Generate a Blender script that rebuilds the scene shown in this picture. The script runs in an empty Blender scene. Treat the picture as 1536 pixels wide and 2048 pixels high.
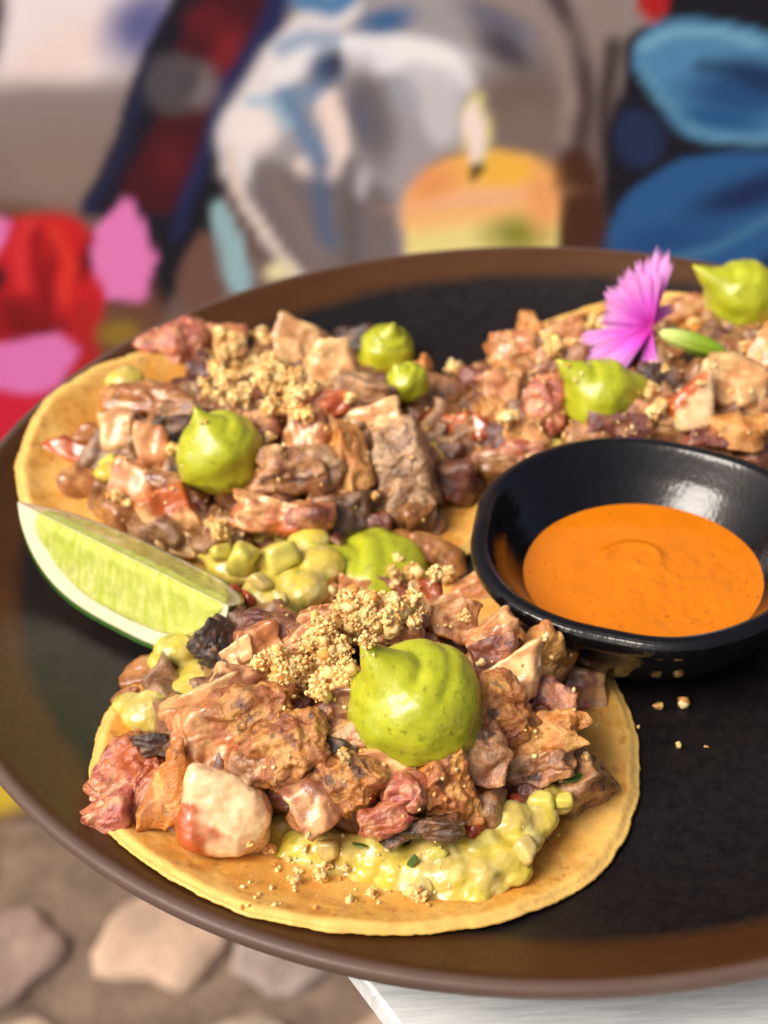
import bpy, bmesh, math, random
import numpy as np
from mathutils import Vector, Matrix
from mathutils.bvhtree import BVHTree

# ---------------------------------------------------------------- units: everything is laid out in cm, plate well at z = 0
CM = 0.01
OFFZ = 76.0                      # the plate well is 76 cm above the paving
def W(p):                        # cm -> world metres
    return Vector((p[0]*CM, p[1]*CM, (p[2]+OFFZ)*CM))
scene = bpy.context.scene
col = scene.collection
rng = np.random.default_rng(7)
random.seed(7)

# ---------------------------------------------------------------- camera
CAM_H, CAM_P, CAM_R, CAM_F = 20.594, 0.62175, -0.0567, 2800.0
cp, sp_, cr, sr = math.cos(CAM_P), math.sin(CAM_P), math.cos(CAM_R), math.sin(CAM_R)
RIGHT0, UP0, FWD = np.array([1, 0, 0.]), np.array([0, sp_, cp]), np.array([0, cp, -sp_])
RIGHT = cr*RIGHT0+sr*UP0
UP = -sr*RIGHT0+cr*UP0
CAMPOS = np.array([0, 0, CAM_H])
cam_d = bpy.data.cameras.new('camera')
cam = bpy.data.objects.new('camera', cam_d)
col.objects.link(cam)
M = Matrix.Identity(4)
for i in range(3):
    M[i][0], M[i][1], M[i][2] = RIGHT[i], UP[i], -FWD[i]
cam.matrix_world = Matrix.Translation(W(CAMPOS)) @ M
cam_d.sensor_fit = 'VERTICAL'
cam_d.sensor_height = 34.6
cam_d.sensor_width = 34.6
cam_d.lens = CAM_F/2048*34.6
cam_d.clip_start = 0.01
cam_d.clip_end = 200
cam_d.dof.use_dof = True
cam_d.dof.focus_distance = 0.257
cam_d.dof.aperture_fstop = 15.5
cam_d.dof.aperture_blades = 0
scene.camera = cam

# ---------------------------------------------------------------- sky, sun, exposure
SUN_EL, SUN_AZ = 50.0, -118.0    # azimuth from +Y towards +X (so the light comes from the left and a little from the front)
world = bpy.data.worlds.new('World')
scene.world = world
world.use_nodes = True
wn = world.node_tree
for n in list(wn.nodes): wn.nodes.remove(n)
sky = wn.nodes.new('ShaderNodeTexSky')
sky.sky_type = 'NISHITA'
sky.sun_disc = False
sky.sun_elevation = math.radians(SUN_EL)
sky.sun_rotation = math.radians(SUN_AZ)
sky.air_density = 0.6
sky.dust_density = 9.0
sky.ozone_density = 0.0
bgn = wn.nodes.new('ShaderNodeBackground')
bgn.inputs['Strength'].default_value = 0.065
wo = wn.nodes.new('ShaderNodeOutputWorld')
wn.links.new(sky.outputs[0], bgn.inputs[0])
wn.links.new(bgn.outputs[0], wo.inputs[0])
sl = bpy.data.lights.new('sun', 'SUN')
sl.energy = 1.5
sl.angle = math.radians(34)
sl.color = (1.0, 0.95, 0.87)
so = bpy.data.objects.new('sun', sl)
col.objects.link(so)
a, e = math.radians(SUN_AZ), math.radians(SUN_EL)
sdir = Vector((math.sin(a)*math.cos(e), math.cos(a)*math.cos(e), math.sin(e)))
so.rotation_euler = (-sdir).to_track_quat('-Z', 'Y').to_euler()
so.location = (0, 0, 3)
scene.view_settings.view_transform = 'Standard'
scene.view_settings.look = 'None'
scene.view_settings.exposure = 0.9
scene.view_settings.gamma = 1.0
scene.render.engine = 'CYCLES'
scene.cycles.max_bounces = 8

# ---------------------------------------------------------------- small maths helpers
def ray(u, v):
    x, y = (u-768)/CAM_F, -(v-1024)/CAM_F
    return FWD+x*RIGHT+y*UP
def hit(u, v, z):
    d = ray(u, v)
    return CAMPOS+d*((z-CAM_H)/d[2])
def project(P):
    d = np.asarray(P, float)-CAMPOS
    f = d@FWD
    return 768+CAM_F*(d@RIGHT)/f, 1024-CAM_F*(d@UP)/f
def cmpx(P):                     # centimetres covered by one photo pixel at P
    return float((np.asarray(P)-CAMPOS)@FWD)/CAM_F
def lin(c):
    c = np.asarray(c, float)/255.0
    return np.where(c <= 0.04045, c/12.92, ((c+0.055)/1.055)**2.4)
def sstep(a, b, x):
    t = np.clip((x-a)/(b-a), 0, 1)
    return t*t*(3-2*t)
_pr = np.random.default_rng(3)
_perm = _pr.permutation(256); _perm = np.concatenate([_perm, _perm, _perm])
_g = _pr.normal(size=(256, 3)); _g /= np.linalg.norm(_g, axis=1)[:, None]
def noise(P):
    P = np.asarray(P, float)
    i = np.floor(P).astype(int); f = P-i; i &= 255
    u = f*f*f*(f*(f*6-15)+10)
    out = 0
    for dx in (0, 1):
        for dy in (0, 1):
            for dz in (0, 1):
                h = _perm[_perm[_perm[(i[:, 0]+dx) & 255]+((i[:, 1]+dy) & 255)]+((i[:, 2]+dz) & 255)]
                g = _g[h]
                d = g[:, 0]*(f[:, 0]-dx)+g[:, 1]*(f[:, 1]-dy)+g[:, 2]*(f[:, 2]-dz)
                w = (u[:, 0] if dx else 1-u[:, 0])*(u[:, 1] if dy else 1-u[:, 1])*(u[:, 2] if dz else 1-u[:, 2])
                out = out+w*d
    return out*1.6
def fbm(P, o=3):
    s, a, f = 0, 1, 1.0
    for k in range(o):
        s = s+a*noise(P*f+k*17.3); a *= .5; f *= 2.03
    return s
def ridged(P, o=3):
    s, a, f = 0, 1, 1.0
    for k in range(o):
        s = s+a*(1-2*np.abs(noise(P*f+k*9.1))); a *= .5; f *= 2.1
    return s

# ---------------------------------------------------------------- object helpers
def props(o, label=None, cat=None, group=None, kind=None):
    if label: o['label'] = label
    if cat: o['category'] = cat
    if group: o['group'] = group
    if kind: o['kind'] = kind
    return o
def empty(name, p, **k):
    o = bpy.data.objects.new(name, None)
    col.objects.link(o)
    o.location = W(p)
    o.empty_display_size = 0.01
    o['origin_cm'] = [float(x) for x in p]
    return props(o, **k)
def origin(o):
    return np.array(list(o['origin_cm'])) if o is not None and 'origin_cm' in o else np.array([0, 0, 0.])
def mesh_obj(name, V, F, mat, parent=None, at=None, colr=None, smooth=True, label=None):
    """V in cm (scene coordinates), F an (n,3)/(n,4) array or a list; `at` is where the object's origin goes"""
    V = np.asarray(V, float)
    at = V.mean(0) if at is None else np.asarray(at, float)
    me = bpy.data.meshes.new(name)
    L = (V-at)*CM
    if isinstance(F, np.ndarray):
        n, k = F.shape
        me.vertices.add(len(L)); me.vertices.foreach_set('co', L.ravel().astype(np.float32))
        me.loops.add(n*k); me.loops.foreach_set('vertex_index', F.ravel().astype(np.int32))
        me.polygons.add(n); me.polygons.foreach_set('loop_start', (np.arange(n)*k).astype(np.int32))
        me.update(calc_edges=True)
    else:
        me.from_pydata([tuple(x) for x in L], [], [tuple(f) for f in F])
        me.update()
    if smooth:
        me.polygons.foreach_set('use_smooth', np.ones(len(me.polygons), bool))
    if colr is not None:
        at_ = me.color_attributes.new('Col', 'FLOAT_COLOR', 'POINT')
        c = np.ones((len(L), 4), np.float32); c[:, :3] = np.clip(colr, 0, 1)
        at_.data.foreach_set('color', c.ravel())
    if mat is not None: me.materials.append(mat)
    me.validate()
    o = bpy.data.objects.new(name, me)
    col.objects.link(o)
    if parent is None:
        o.location = W(at)
    else:
        o.parent = parent
        o.location = Vector((at-origin(parent))*CM)
    o['origin_cm'] = [float(x) for x in at]
    if label: o['label'] = label
    return o
_ico = {}
def ico(level):
    if level not in _ico:
        bm = bmesh.new()
        bmesh.ops.create_icosphere(bm, subdivisions=level, radius=1)
        bm.verts.ensure_lookup_table()
        V = np.array([v.co[:] for v in bm.verts]); V /= np.linalg.norm(V, axis=1)[:, None]
        F = np.array([[v.index for v in f.verts] for f in bm.faces])
        bm.free()
        _ico[level] = (V, F)
    return _ico[level]
def rot_axis(axis, ang):
    return np.array(Matrix.Rotation(ang, 3, Vector(axis)))
def grid_faces(nu, nv, wrap=False):
    F = []
    ii, jj = np.meshgrid(np.arange(nu-1), np.arange(nv if wrap else nv-1), indexing='ij')
    a = ii*nv+jj; b = ii*nv+(jj+1) % nv; c = (ii+1)*nv+(jj+1) % nv; d = (ii+1)*nv+jj
    return np.stack([a, b, c, d], -1).reshape(-1, 4)

# ---------------------------------------------------------------- materials
def new_mat(name):
    m = bpy.data.materials.new(name); m.use_nodes = True
    nt = m.node_tree
    return m, nt, nt.nodes['Principled BSDF']
def nd(nt, t, **k):
    n = nt.nodes.new(t)
    for a_, v in k.items():
        if a_ in n.inputs.keys() if hasattr(n.inputs, 'keys') else False: n.inputs[a_].default_value = v
        else: setattr(n, a_, v)
    return n
def tnoise(nt, co, scale, detail=3, rough=.6, dist=0):
    n = nt.nodes.new('ShaderNodeTexNoise')
    n.inputs['Scale'].default_value = scale*100     # per cm
    n.inputs['Detail'].default_value = detail
    n.inputs['Roughness'].default_value = rough
    n.inputs['Distortion'].default_value = dist
    nt.links.new(co, n.inputs['Vector'])
    return n.outputs['Fac']
def ramp(nt, fac, stops):
    n = nt.nodes.new('ShaderNodeValToRGB')
    el = n.color_ramp.elements
    while len(el) < len(stops): el.new(0.5)
    for e_, (p_, c) in zip(el, stops):
        e_.position = p_; e_.color = (*c, 1) if len(c) == 3 else c
    nt.links.new(fac, n.inputs[0])
    return n.outputs[0]
def mixc(nt, mode, fac, a_, b_):
    n = nt.nodes.new('ShaderNodeMix'); n.data_type = 'RGBA'; n.blend_type = mode
    for s, v in ((n.inputs[0], fac), (n.inputs[6], a_), (n.inputs[7], b_)):
        if isinstance(v, bpy.types.NodeSocket): nt.links.new(v, s)
        elif isinstance(v, (int, float)): s.default_value = v
        else: s.default_value = (*v, 1)
    return n.outputs[2]
def bump(nt, h, strength, dist_cm, prev=None):
    n = nt.nodes.new('ShaderNodeBump')
    n.inputs['Strength'].default_value = strength
    n.inputs['Distance'].default_value = dist_cm*CM
    nt.links.new(h, n.inputs['Height'])
    if prev is not None: nt.links.new(prev, n.inputs['Normal'])
    return n.outputs[0]
def maprange(nt, v, a_, b_, c, d):
    n = nt.nodes.new('ShaderNodeMapRange')
    nt.links.new(v, n.inputs[0])
    for i, x in enumerate((a_, b_, c, d)): n.inputs[i+1].default_value = x
    return n.outputs[0]
def vmat(name, rough=(.3, .55), bumps=((8, .5, .03),), tint=.35, tscale=5, sss=0, srad=(1, .45, .2), sscale=.12, coat=0, spec=.5, stretch=None):
    """coloured by the mesh's painted point colours, broken up by fine noise, with relief, sheen and flesh-like scattering"""
    m, nt, b = new_mat(name)
    tc = nt.nodes.new('ShaderNodeTexCoord')
    co = tc.outputs['Object']
    if stretch:
        mp = nt.nodes.new('ShaderNodeMapping'); mp.inputs['Scale'].default_value = stretch
        nt.links.new(co, mp.inputs[0]); co = mp.outputs[0]
    at_ = nt.nodes.new('ShaderNodeAttribute'); at_.attribute_name = 'Col'
    n1 = tnoise(nt, co, tscale, 5, .7)
    g = ramp(nt, n1, [(.25, (1-tint,)*3), (.5, (1, 1, 1)), (.78, (1+tint*.6,)*3)])
    c = mixc(nt, 'MULTIPLY', 1.0, at_.outputs['Color'], g)
    nt.links.new(c, b.inputs['Base Color'])
    n2 = tnoise(nt, co, tscale*.7, 3, .6)
    nt.links.new(maprange(nt, n2, .35, .65, rough[0], rough[1]), b.inputs['Roughness'])
    nrm = None
    for s, st, d in bumps:
        nrm = bump(nt, tnoise(nt, co, s, 4, .65), st, d, nrm)
    if nrm is not None:
        nt.links.new(nrm, b.inputs['Normal']); nt.links.new(nrm, b.inputs['Coat Normal'])
    if sss:
        b.inputs['Subsurface Weight'].default_value = sss
        b.inputs['Subsurface Radius'].default_value = srad
        b.inputs['Subsurface Scale'].default_value = sscale*CM
    b.inputs['Coat Weight'].default_value = coat
    b.inputs['Coat Roughness'].default_value = .08
    b.inputs['Specular IOR Level'].default_value = spec
    return m
M_MEAT = vmat('seared_meat', (.14, .38), ((3.5, .5, .06), (9, .9, .045), (22, .9, .02)), .38, 6, .22, (1, .55, .35), .14, 1, .7)
M_SMOOTH = vmat('smooth_meat', (.14, .34), ((2.5, .35, .04), (8, .5, .022), (22, .6, .010)), .22, 6, .35, (1, .62, .4), .2, .7)
M_FAT = vmat('pearly_fat', (.16, .32), ((2.5, .25, .03), (10, .25, .008)), .12, 4, .5, (1, .65, .4), .3, .6)
M_CRUST = vmat('crisp_crackling', (.1, .34), ((8, .9, .06), (18, 1, .03), (40, .8, .01)), .5, 8, .22, (1, .55, .25), .14, 1)
M_CHAR = vmat('charred_meat', (.18, .4), ((8, .9, .05), (25, .9, .02)), .5, 6, 0, coat=.7)
M_GLAZE = vmat('sauce_glazed_meat', (.1, .3), ((3, .4, .04), (12, .4, .012)), .3, 4, .15, (1, .3, .1), .12, 1)
M_CRUMB = vmat('toasted_crumb', (.6, .85), ((14, .8, .03), (30, .6, .01)), .22, 9, .12, (1, .7, .4), .05, 0, .3)
M_TORT = vmat('corn_tortilla', (.24, .5), ((2.2, .3, .05), (9, .6, .025), (30, .7, .008)), .2, 3, .2, (1, .5, .2), .12, .08)
M_DOLLOP = vmat('green_salsa', (.24, .38), ((2.2, .35, .05), (6, .5, .022), (20, .35, .006)), .10, 9, .3, (1, .9, .15), .18, .35)
M_GUAC = vmat('guacamole', (.1, .35), ((4, .3, .03), (14, .35, .01)), .16, 4, .35, (1, .9, .2), .15, .3)
M_DICE = vmat('diced_vegetable', (.1, .3), ((6, .3, .02),), .2, 5, .4, (1, .8, .3), .2, .3)

# ---------------------------------------------------------------- the paving, the mural wall and the table
FLOOR = -OFFZ
def solid_mat(name, stops, scale, rough, bumps, detail=5):
    m, nt, b = new_mat(name)
    tc = nt.nodes.new('ShaderNodeTexCoord'); co = tc.outputs['Object']
    nt.links.new(ramp(nt, tnoise(nt, co, scale, detail, .65), stops), b.inputs['Base Color'])
    b.inputs['Roughness'].default_value = rough
    nrm = None
    for s, st, d in bumps: nrm = bump(nt, tnoise(nt, co, s, 4, .6), st, d, nrm)
    if nrm is not None: nt.links.new(nrm, b.inputs['Normal'])
    return m
M_MORTAR = solid_mat('earth_joint', [(.3, lin((88, 72, 60))), (.7, lin((136, 116, 100)))], .25, .95, ((1.2, .8, .4), (5, .6, .1)))
M_STONE = vmat('paving_stone', (.7, .95), ((.6, .8, .5), (3, .8, .1)), .4, .35, 0, spec=.3)
nx = 60
gx, gy = np.meshgrid(np.linspace(-6000, 6000, nx), np.linspace(-6000, 6000, nx), indexing='ij')
gv = np.stack([gx.ravel(), gy.ravel(), np.full(nx*nx, FLOOR)], 1)
ground = mesh_obj('ground', gv, grid_faces(nx, nx)[:, ::-1], M_MORTAR, at=(0, 0, FLOOR))
props(ground, kind='structure')

def build_stones():
    r = np.random.default_rng(21)
    sx, sy = 14.5, 12
    for j in range(-8, 8):
        for i in range(-9, 10):
            cx = (i+(.5 if j % 2 else 0))*sx+r.uniform(-2, 2)
            cy = 38+j*sy+r.uniform(-1.5, 1.5)
            if cy > 84: continue
            n = 20
            w, h = sx*.5*r.uniform(.7, 1.0), sy*.5*r.uniform(.7, 1.0)
            th = np.linspace(0, 2*np.pi, n, endpoint=False)
            p = r.uniform(2.4, 4.2)
            rad = (np.abs(np.cos(th))**p+np.abs(np.sin(th))**p)**(-1/p)
            ringp = np.stack([np.cos(th), np.sin(th), np.full(n, i*3.1+j*7.7)], 1)
            rad *= 1+.28*fbm(ringp*1.2, 3)
            ro = r.uniform(-.35, .35)
            x, y = w*rad*np.cos(th), h*rad*np.sin(th)
            x, y = x*math.cos(ro)-y*math.sin(ro), x*math.sin(ro)+y*math.cos(ro)
            top = r.uniform(.6, 1.3)
            rings = []
            for s_, z_ in ((1.0, -.6), (1.0, top*.5), (.95, top*.85), (.86, top), (.45, top*1.1)):
                rings.append(np.stack([cx+x*s_, cy+y*s_, np.full(n, FLOOR+z_)], 1))
            V = np.concatenate(rings+[np.array([[cx, cy, FLOOR+top*1.15]])])
            F = [tuple(f) for f in grid_faces(5, n, True)]
            k = len(V)-1
            F += [(4*n+q, 4*n+(q+1) % n, k) for q in range(n)]
            base = lin((176, 152, 138))*r.uniform(.65, 1.08)+r.normal(0, .012, 3)
            nz = 1.6*fbm(V/4.0+r.uniform(0, 50), 3)[:, None]
            mesh_obj('stone', V, F, M_STONE, parent=ground, at=(cx, cy, FLOOR), colr=base*(1+.22*nz))
build_stones()

# the mural: paint described by soft-edged shapes (u, v = photo pixels; WALL_Y = where the wall stands)
WALL_Y = 89.0
def sdf_poly(u, v, P):
    P = np.asarray(P, float); n = len(P)
    d = np.full(u.shape, 1e9); inside = np.zeros(u.shape, bool)
    for i in range(n):
        a_, b_ = P[i], P[(i+1) % n]
        ex, ey = b_-a_
        wx, wy = u-a_[0], v-a_[1]
        t = np.clip((wx*ex+wy*ey)/(ex*ex+ey*ey), 0, 1)
        d = np.minimum(d, (wx-ex*t)**2+(wy-ey*t)**2)
        c1 = (a_[1] <= v) & (b_[1] > v) | (b_[1] <= v) & (a_[1] > v)
        if abs(ey) > 1e-9:
            xi = a_[0]+(v-a_[1])*ex/ey
            inside ^= c1 & (u < xi)
    d = np.sqrt(d)
    return np.where(inside, -d, d)
def rnd(P, it=2):                # chaikin corner cutting for painterly curves
    P = np.asarray(P, float)
    for _ in range(it):
        Q = np.roll(P, -1, 0)
        P = np.stack([.75*P+.25*Q, .25*P+.75*Q], 1).reshape(-1, 2)
    return P
def stroke_d(u, v, P):
    P = np.asarray(P, float); d = np.full(u.shape, 1e9)
    for a_, b_ in zip(P[:-1], P[1:]):
        ex, ey = b_-a_
        wx, wy = u-a_[0], v-a_[1]
        t = np.clip((wx*ex+wy*ey)/(ex*ex+ey*ey+1e-9), 0, 1)
        d = np.minimum(d, np.hypot(wx-ex*t, wy-ey*t))
    return d
def paint(u, v):
    P3 = np.stack([u/260, v/260, np.zeros_like(u)+3], 1)
    n1 = fbm(P3, 3); n2 = fbm(P3*3.1+9, 2)
    uu, vv = u+n2*7, v+n1*7
    C = np.empty(u.shape+(3,))
    g = sstep(0, 480, v)[:, None]
    C[:] = lin((152, 140, 134))*(1-g)+lin((124, 102, 92))*g
    C *= (1+.12*n1)[:, None]
    out = sstep(500, 900, np.hypot((u-768)*.65, (v-300)*.8))
    sw = sstep(-.2, .5, fbm(P3*.8+40, 2))
    C = C*(1-out*.6*sw)[:, None]+(out*.6*sw)[:, None]*lin((150, 60, 70))
    def put(c, m):
        nonlocal C
        m = np.clip(m, 0, 1)[:, None]
        C = C*(1-m)+lin(c)*m
    def poly(c, P, s=4, a_=1, r_=True):
        put(c, a_*sstep(s, -s, sdf_poly(uu, vv, rnd(P) if r_ else P)))
    def blob(c, x, y, rx, ry, ang=0, s=.35, a_=1):
        t = math.radians(ang); dx, dy = uu-x, vv-y
        X, Y = (dx*math.cos(t)+dy*math.sin(t))/rx, (-dx*math.sin(t)+dy*math.cos(t))/ry
        put(c, a_*sstep(1+s, 1-s, np.hypot(X, Y)))
    def line(c, P, w, s=.5, a_=1):
        put(c, a_*sstep(w*(1+s), w*(1-s), stroke_d(uu, vv, P)))
    # pale sky-like ground, top left
    blob((212, 202, 196), 90, 40, 250, 140, 0, .4)
    blob((214, 196, 184), 110, 120, 130, 60, -35, .6)
    blob((105, 108, 158), 285, 50, 75, 60, -40, .8)
    blob((70, 50, 62), -30, 30, 40, 90, 0, .5)
    blob((148, 136, 128), 90, 230, 190, 70, 0, .5)
    blob((150, 128, 114), 120, 330, 170, 100, 0, .7)
    # dark sleeve / jacket band with red inside
    poly((24, 22, 38), [(380, -80), (330, 30), (270, 130), (235, 260), (200, 340), (150, 420), (210, 440), (270, 450), (300, 520), (285, 600), (335, 590), (400, 490), (455, 330), (450, 240), (485, 180), (540, 80), (600, -80)], 9)
    poly((78, 16, 28), [(430, -60), (380, 40), (340, 120), (330, 220), (280, 300), (230, 380), (260, 410), (330, 440), (370, 400), (410, 300), (440, 220), (490, 130), (540, 30), (570, -60)], 12)
    blob((150, 36, 44), 455, 100, 30, 50, 20, .8, .8)
    blob((112, 28, 34), 340, 325, 35, 40, 0, .8, .7)
    blob((125, 30, 38), 415, 40, 40, 30, 0, .8, .6)
    line((36, 44, 92), [(575, -40), (520, 90), (455, 190), (430, 290), (390, 400), (370, 470)], 24, .6)
    line((20, 20, 32), [(440, 330), (400, 450), (350, 550), (300, 610)], 26, .6)
    line((34, 38, 74), [(300, 120), (255, 260), (220, 340), (170, 425)], 16, .8, .8)
    blob((88, 80, 82), 350, 170, 62, 62, 0, .3)
    blob((134, 124, 124), 405, 175, 34, 44, 0, .6, .8)
    blob((66, 58, 62), 380, 165, 16, 30, 20, .7, .8)
    # pale draped form
    poly((160, 154, 152), [(452, 300), (445, 250), (500, 175), (530, 90), (600, 20), (700, -60), (860, -60), (1000, -30), (1080, 60), (1060, 250), (960, 300), (880, 310), (815, 400), (800, 620), (600, 620), (520, 480), (470, 380)], 6)
    line((206, 200, 194), [(470, 330), (470, 260), (510, 190), (550, 120), (610, 60), (690, 10)], 34, .5)
    blob((216, 206, 196), 510, 255, 50, 48, 10, .5)
    line((212, 210, 206), [(560, 150), (620, 110), (690, 90), (790, 95), (880, 120), (930, 165)], 26, .6)
    blob((216, 215, 210), 820, 112, 110, 36, 8, .5)
    blob((208, 208, 206), 740, 120, 50, 34, 0, .6)
    poly((186, 184, 182), [(780, 110), (930, 140), (935, 230), (905, 290), (870, 300), (830, 220)], 16, .9)
    blob((160, 160, 164), 800, 190, 30, 40, -20, .8)
    blob((120, 112, 112), 740, 230, 42, 100, -12, .6)
    blob((104, 106, 120), 725, 230, 22, 50, -10, .8, .8)
    line((216, 198, 182), [(655, 200), (672, 250), (675, 310), (650, 345), (610, 335)], 24, .5)
    line((92, 136, 176), [(560, 195), (590, 225), (612, 265), (632, 310)], 20, .95, .8)
    line((120, 154, 182), [(560, 95), (610, 75), (665, 78)], 18, .95, .7)
    line((110, 148, 180), [(585, 185), (620, 190), (640, 160)], 18, .95, .7)
    line((150, 182, 194), [(500, 200), (545, 205), (575, 250)], 13, .8, .8)
    blob((66, 90, 124), 655, 130, 30, 34, 30, .7)
    blob((64, 68, 88), 672, 122, 15, 24, 20, .8)
    line((84, 140, 184), [(600, 0), (660, 12), (700, -10)], 20, .7)
    blob((70, 116, 162), 775, 40, 50, 24, -10, .7)
    poly((116, 102, 98), [(490, 330), (560, 320), (640, 370), (800, 350), (800, 620), (610, 620), (540, 500)], 18, .8)
    line((88, 112, 142), [(640, 330), (645, 400), (655, 480)], 20, .8, .75)
    line((142, 126, 118), [(540, 340), (590, 430), (640, 520)], 16, .9, .6)
    line((96, 88, 90), [(700, 330), (705, 420), (700, 520)], 18, .9, .6)
    blob((176, 168, 168), 728, 365, 13, 32, 0, .7)
    line((200, 186, 172), [(455, 300), (470, 370), (520, 450), (560, 510), (600, 560)], 11, .6)
    poly((142, 176, 178), [(415, 420), (440, 385), (470, 440), (505, 560), (500, 640), (465, 600), (440, 520)], 8)
    poly((124, 88, 74), [(395, 455), (420, 470), (460, 600), (370, 640), (350, 560)], 8)
    blob((210, 200, 150), 555, 545, 30, 20, 0, .6)
    # swirl behind the flame
    blob((126, 108, 96), 1040, 210, 90, 90, 0, .6)
    blob((116, 112, 124), 1000, 40, 80, 32, 25, .7)
    blob((80, 72, 82), 1010, 95, 60, 28, 30, .7)
    line((156, 138, 126), [(960, -20), (1060, 20), (1120, 90), (1138, 180), (1130, 270)], 16, .8)
    line((78, 62, 60), [(1100, -20), (1160, 70), (1170, 200), (1160, 300)], 17, .8)
    blob((150, 136, 124), 1210, 40, 55, 80, 0, .6)
    line((70, 56, 54), [(1230, 90), (1210, 200), (1220, 330)], 18, .8)
    blob((138, 116, 104), 1060, 250, 60, 45, 0, .7)
    poly((82, 46, 28), [(1100, 300), (1180, 290), (1215, 400), (1220, 620), (1100, 620)], 14)
    # the painted candle
    body = [(806, 400), (806, 620), (1114, 620), (1116, 370), (1090, 325), (1010, 300), (900, 315), (830, 360)]
    poly((232, 172, 104), body, 5)
    mb = sstep(4, -4, sdf_poly(uu, vv, np.array(body)))
    put((214, 200, 124), mb*sstep(420, 480, vv+.1*(uu-960)))
    blob((228, 174, 62), 1000, 340, 95, 38, 6, .5)
    blob((226, 150, 84), 870, 370, 50, 34, -25, .7)
    blob((226, 168, 122), 960, 400, 140, 16, -6, .8, .9)
    blob((150, 146, 52), 1035, 470, 60, 34, 0, .8)
    blob((226, 156, 92), 1085, 400, 30, 60, 0, .8)
    poly((196, 186, 118), [(925, 300), (918, 250), (935, 200), (950, 175), (968, 190), (985, 250), (982, 310), (955, 345)], 6)
    poly((222, 202, 190), [(932, 300), (928, 250), (942, 205), (955, 195), (972, 250), (968, 310), (952, 335)], 5)
    blob((40, 42, 30), 953, 345, 11, 18, 20, .4)
    # blue petals on black
    poly((20, 20, 32), [(1330, -80), (1340, 40), (1250, 60), (1250, 170), (1225, 220), (1210, 300), (1210, 620), (2300, 700), (2300, -200)], 8)
    poly((196, 30, 34), [(1275, -60), (1270, 40), (1335, 45), (1345, -60)], 6)
    poly((34, 50, 88), [(1230, 250), (1250, 210), (1300, 230), (1340, 290), (1300, 340), (1240, 320)], 10)
    poly((86, 146, 184), [(1262, 100), (1300, 45), (1400, 30), (1500, 50), (1640, 120), (1660, 280), (1420, 292), (1350, 265), (1310, 200), (1270, 150)], 6)
    blob((38, 88, 138), 1480, 190, 110, 40, 5, .6)
    blob((30, 66, 112), 1520, 150, 80, 28, 15, .7)
    blob((36, 96, 150), 1440, 240, 90, 22, 5, .7)
    line((128, 176, 190), [(1285, 90), (1350, 60), (1440, 60), (1520, 90)], 9, .8, .8)
    line((100, 156, 180), [(1280, 130), (1320, 200), (1370, 250), (1440, 280), (1540, 282)], 8, .8, .8)
    line((22, 50, 92), [(1400, 130), (1480, 140), (1560, 180)], 14, .9, .7)
    poly((44, 100, 154), [(1205, 470), (1250, 390), (1320, 335), (1420, 305), (1600, 300), (1720, 350), (1600, 450), (1500, 540), (1350, 600), (1230, 560)], 6)
    blob((26, 48, 94), 1500, 385, 110, 30, -18, .7)
    blob((34, 84, 140), 1330, 480, 90, 30, -10, .8)
    line((72, 128, 160), [(1600, 400), (1500, 455), (1420, 500), (1340, 520)], 9, .8)
    poly((30, 60, 104), [(1500, 520), (1620, 440), (1760, 500), (1700, 620), (1540, 620)], 8)
    # red and pink flowers, left
    poly((122, 78, 58), [(-80, 420), (60, 410), (230, 470), (330, 600), (330, 760), (200, 900), (-80, 1000)], 30)
    poly((218, 30, 42), [(-90, 470), (20, 440), (95, 428), (185, 450), (205, 520), (215, 590), (200, 650), (180, 740), (90, 760), (-90, 780)], 6)
    blob((226, 34, 30), 130, 520, 40, 80, -10, .6)
    blob((150, 14, 22), 45, 640, 70, 50, 0, .7)
    blob((120, 12, 20), 175, 520, 14, 40, 15, .7)
    blob((165, 16, 26), 100, 560, 14, 70, 5, .7)
    blob((20, 16, 24), -10, 555, 22, 26, 0, .5)
    line((236, 60, 60), [(60, 450), (40, 500), (50, 570)], 12, .9, .7)
    line((140, 10, 18), [(80, 470), (75, 540), (95, 620), (90, 700)], 9, .9, .8)
    line((240, 70, 50), [(110, 460), (140, 530), (130, 600)], 10, .9, .6)
    line((130, 10, 20), [(10, 600), (60, 660), (130, 650)], 12, .9, .7)
    poly((196, 34, 36), [(140, 600), (200, 600), (200, 760), (150, 760)], 12)
    poly((222, 122, 178), [(250, 388), (195, 455), (183, 520), (215, 598), (285, 605), (315, 520), (290, 450)], 5, 1, False)
    poly((224, 120, 178), [(-60, 430), (25, 440), (20, 480), (-60, 560)], 6)
    poly((220, 116, 176), [(-60, 700), (120, 664), (155, 700), (120, 780), (60, 800), (-20, 780)], 7, 1, False)
    poly((224, 30, 62), [(-200, 820), (-30, 770), (50, 790), (110, 780), (200, 720), (260, 780), (160, 960), (-100, 1100)], 8)
    blob((156, 124, 44), 240, 665, 40, 26, 0, .5)
    # lower left down to the paving: ochre and yellow strokes
    blob((190, 150, 40), 60, 1330, 300, 90, 10, .5)
    blob((206, 178, 46), -30, 1570, 190, 70, -15, .4)
    return C
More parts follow.
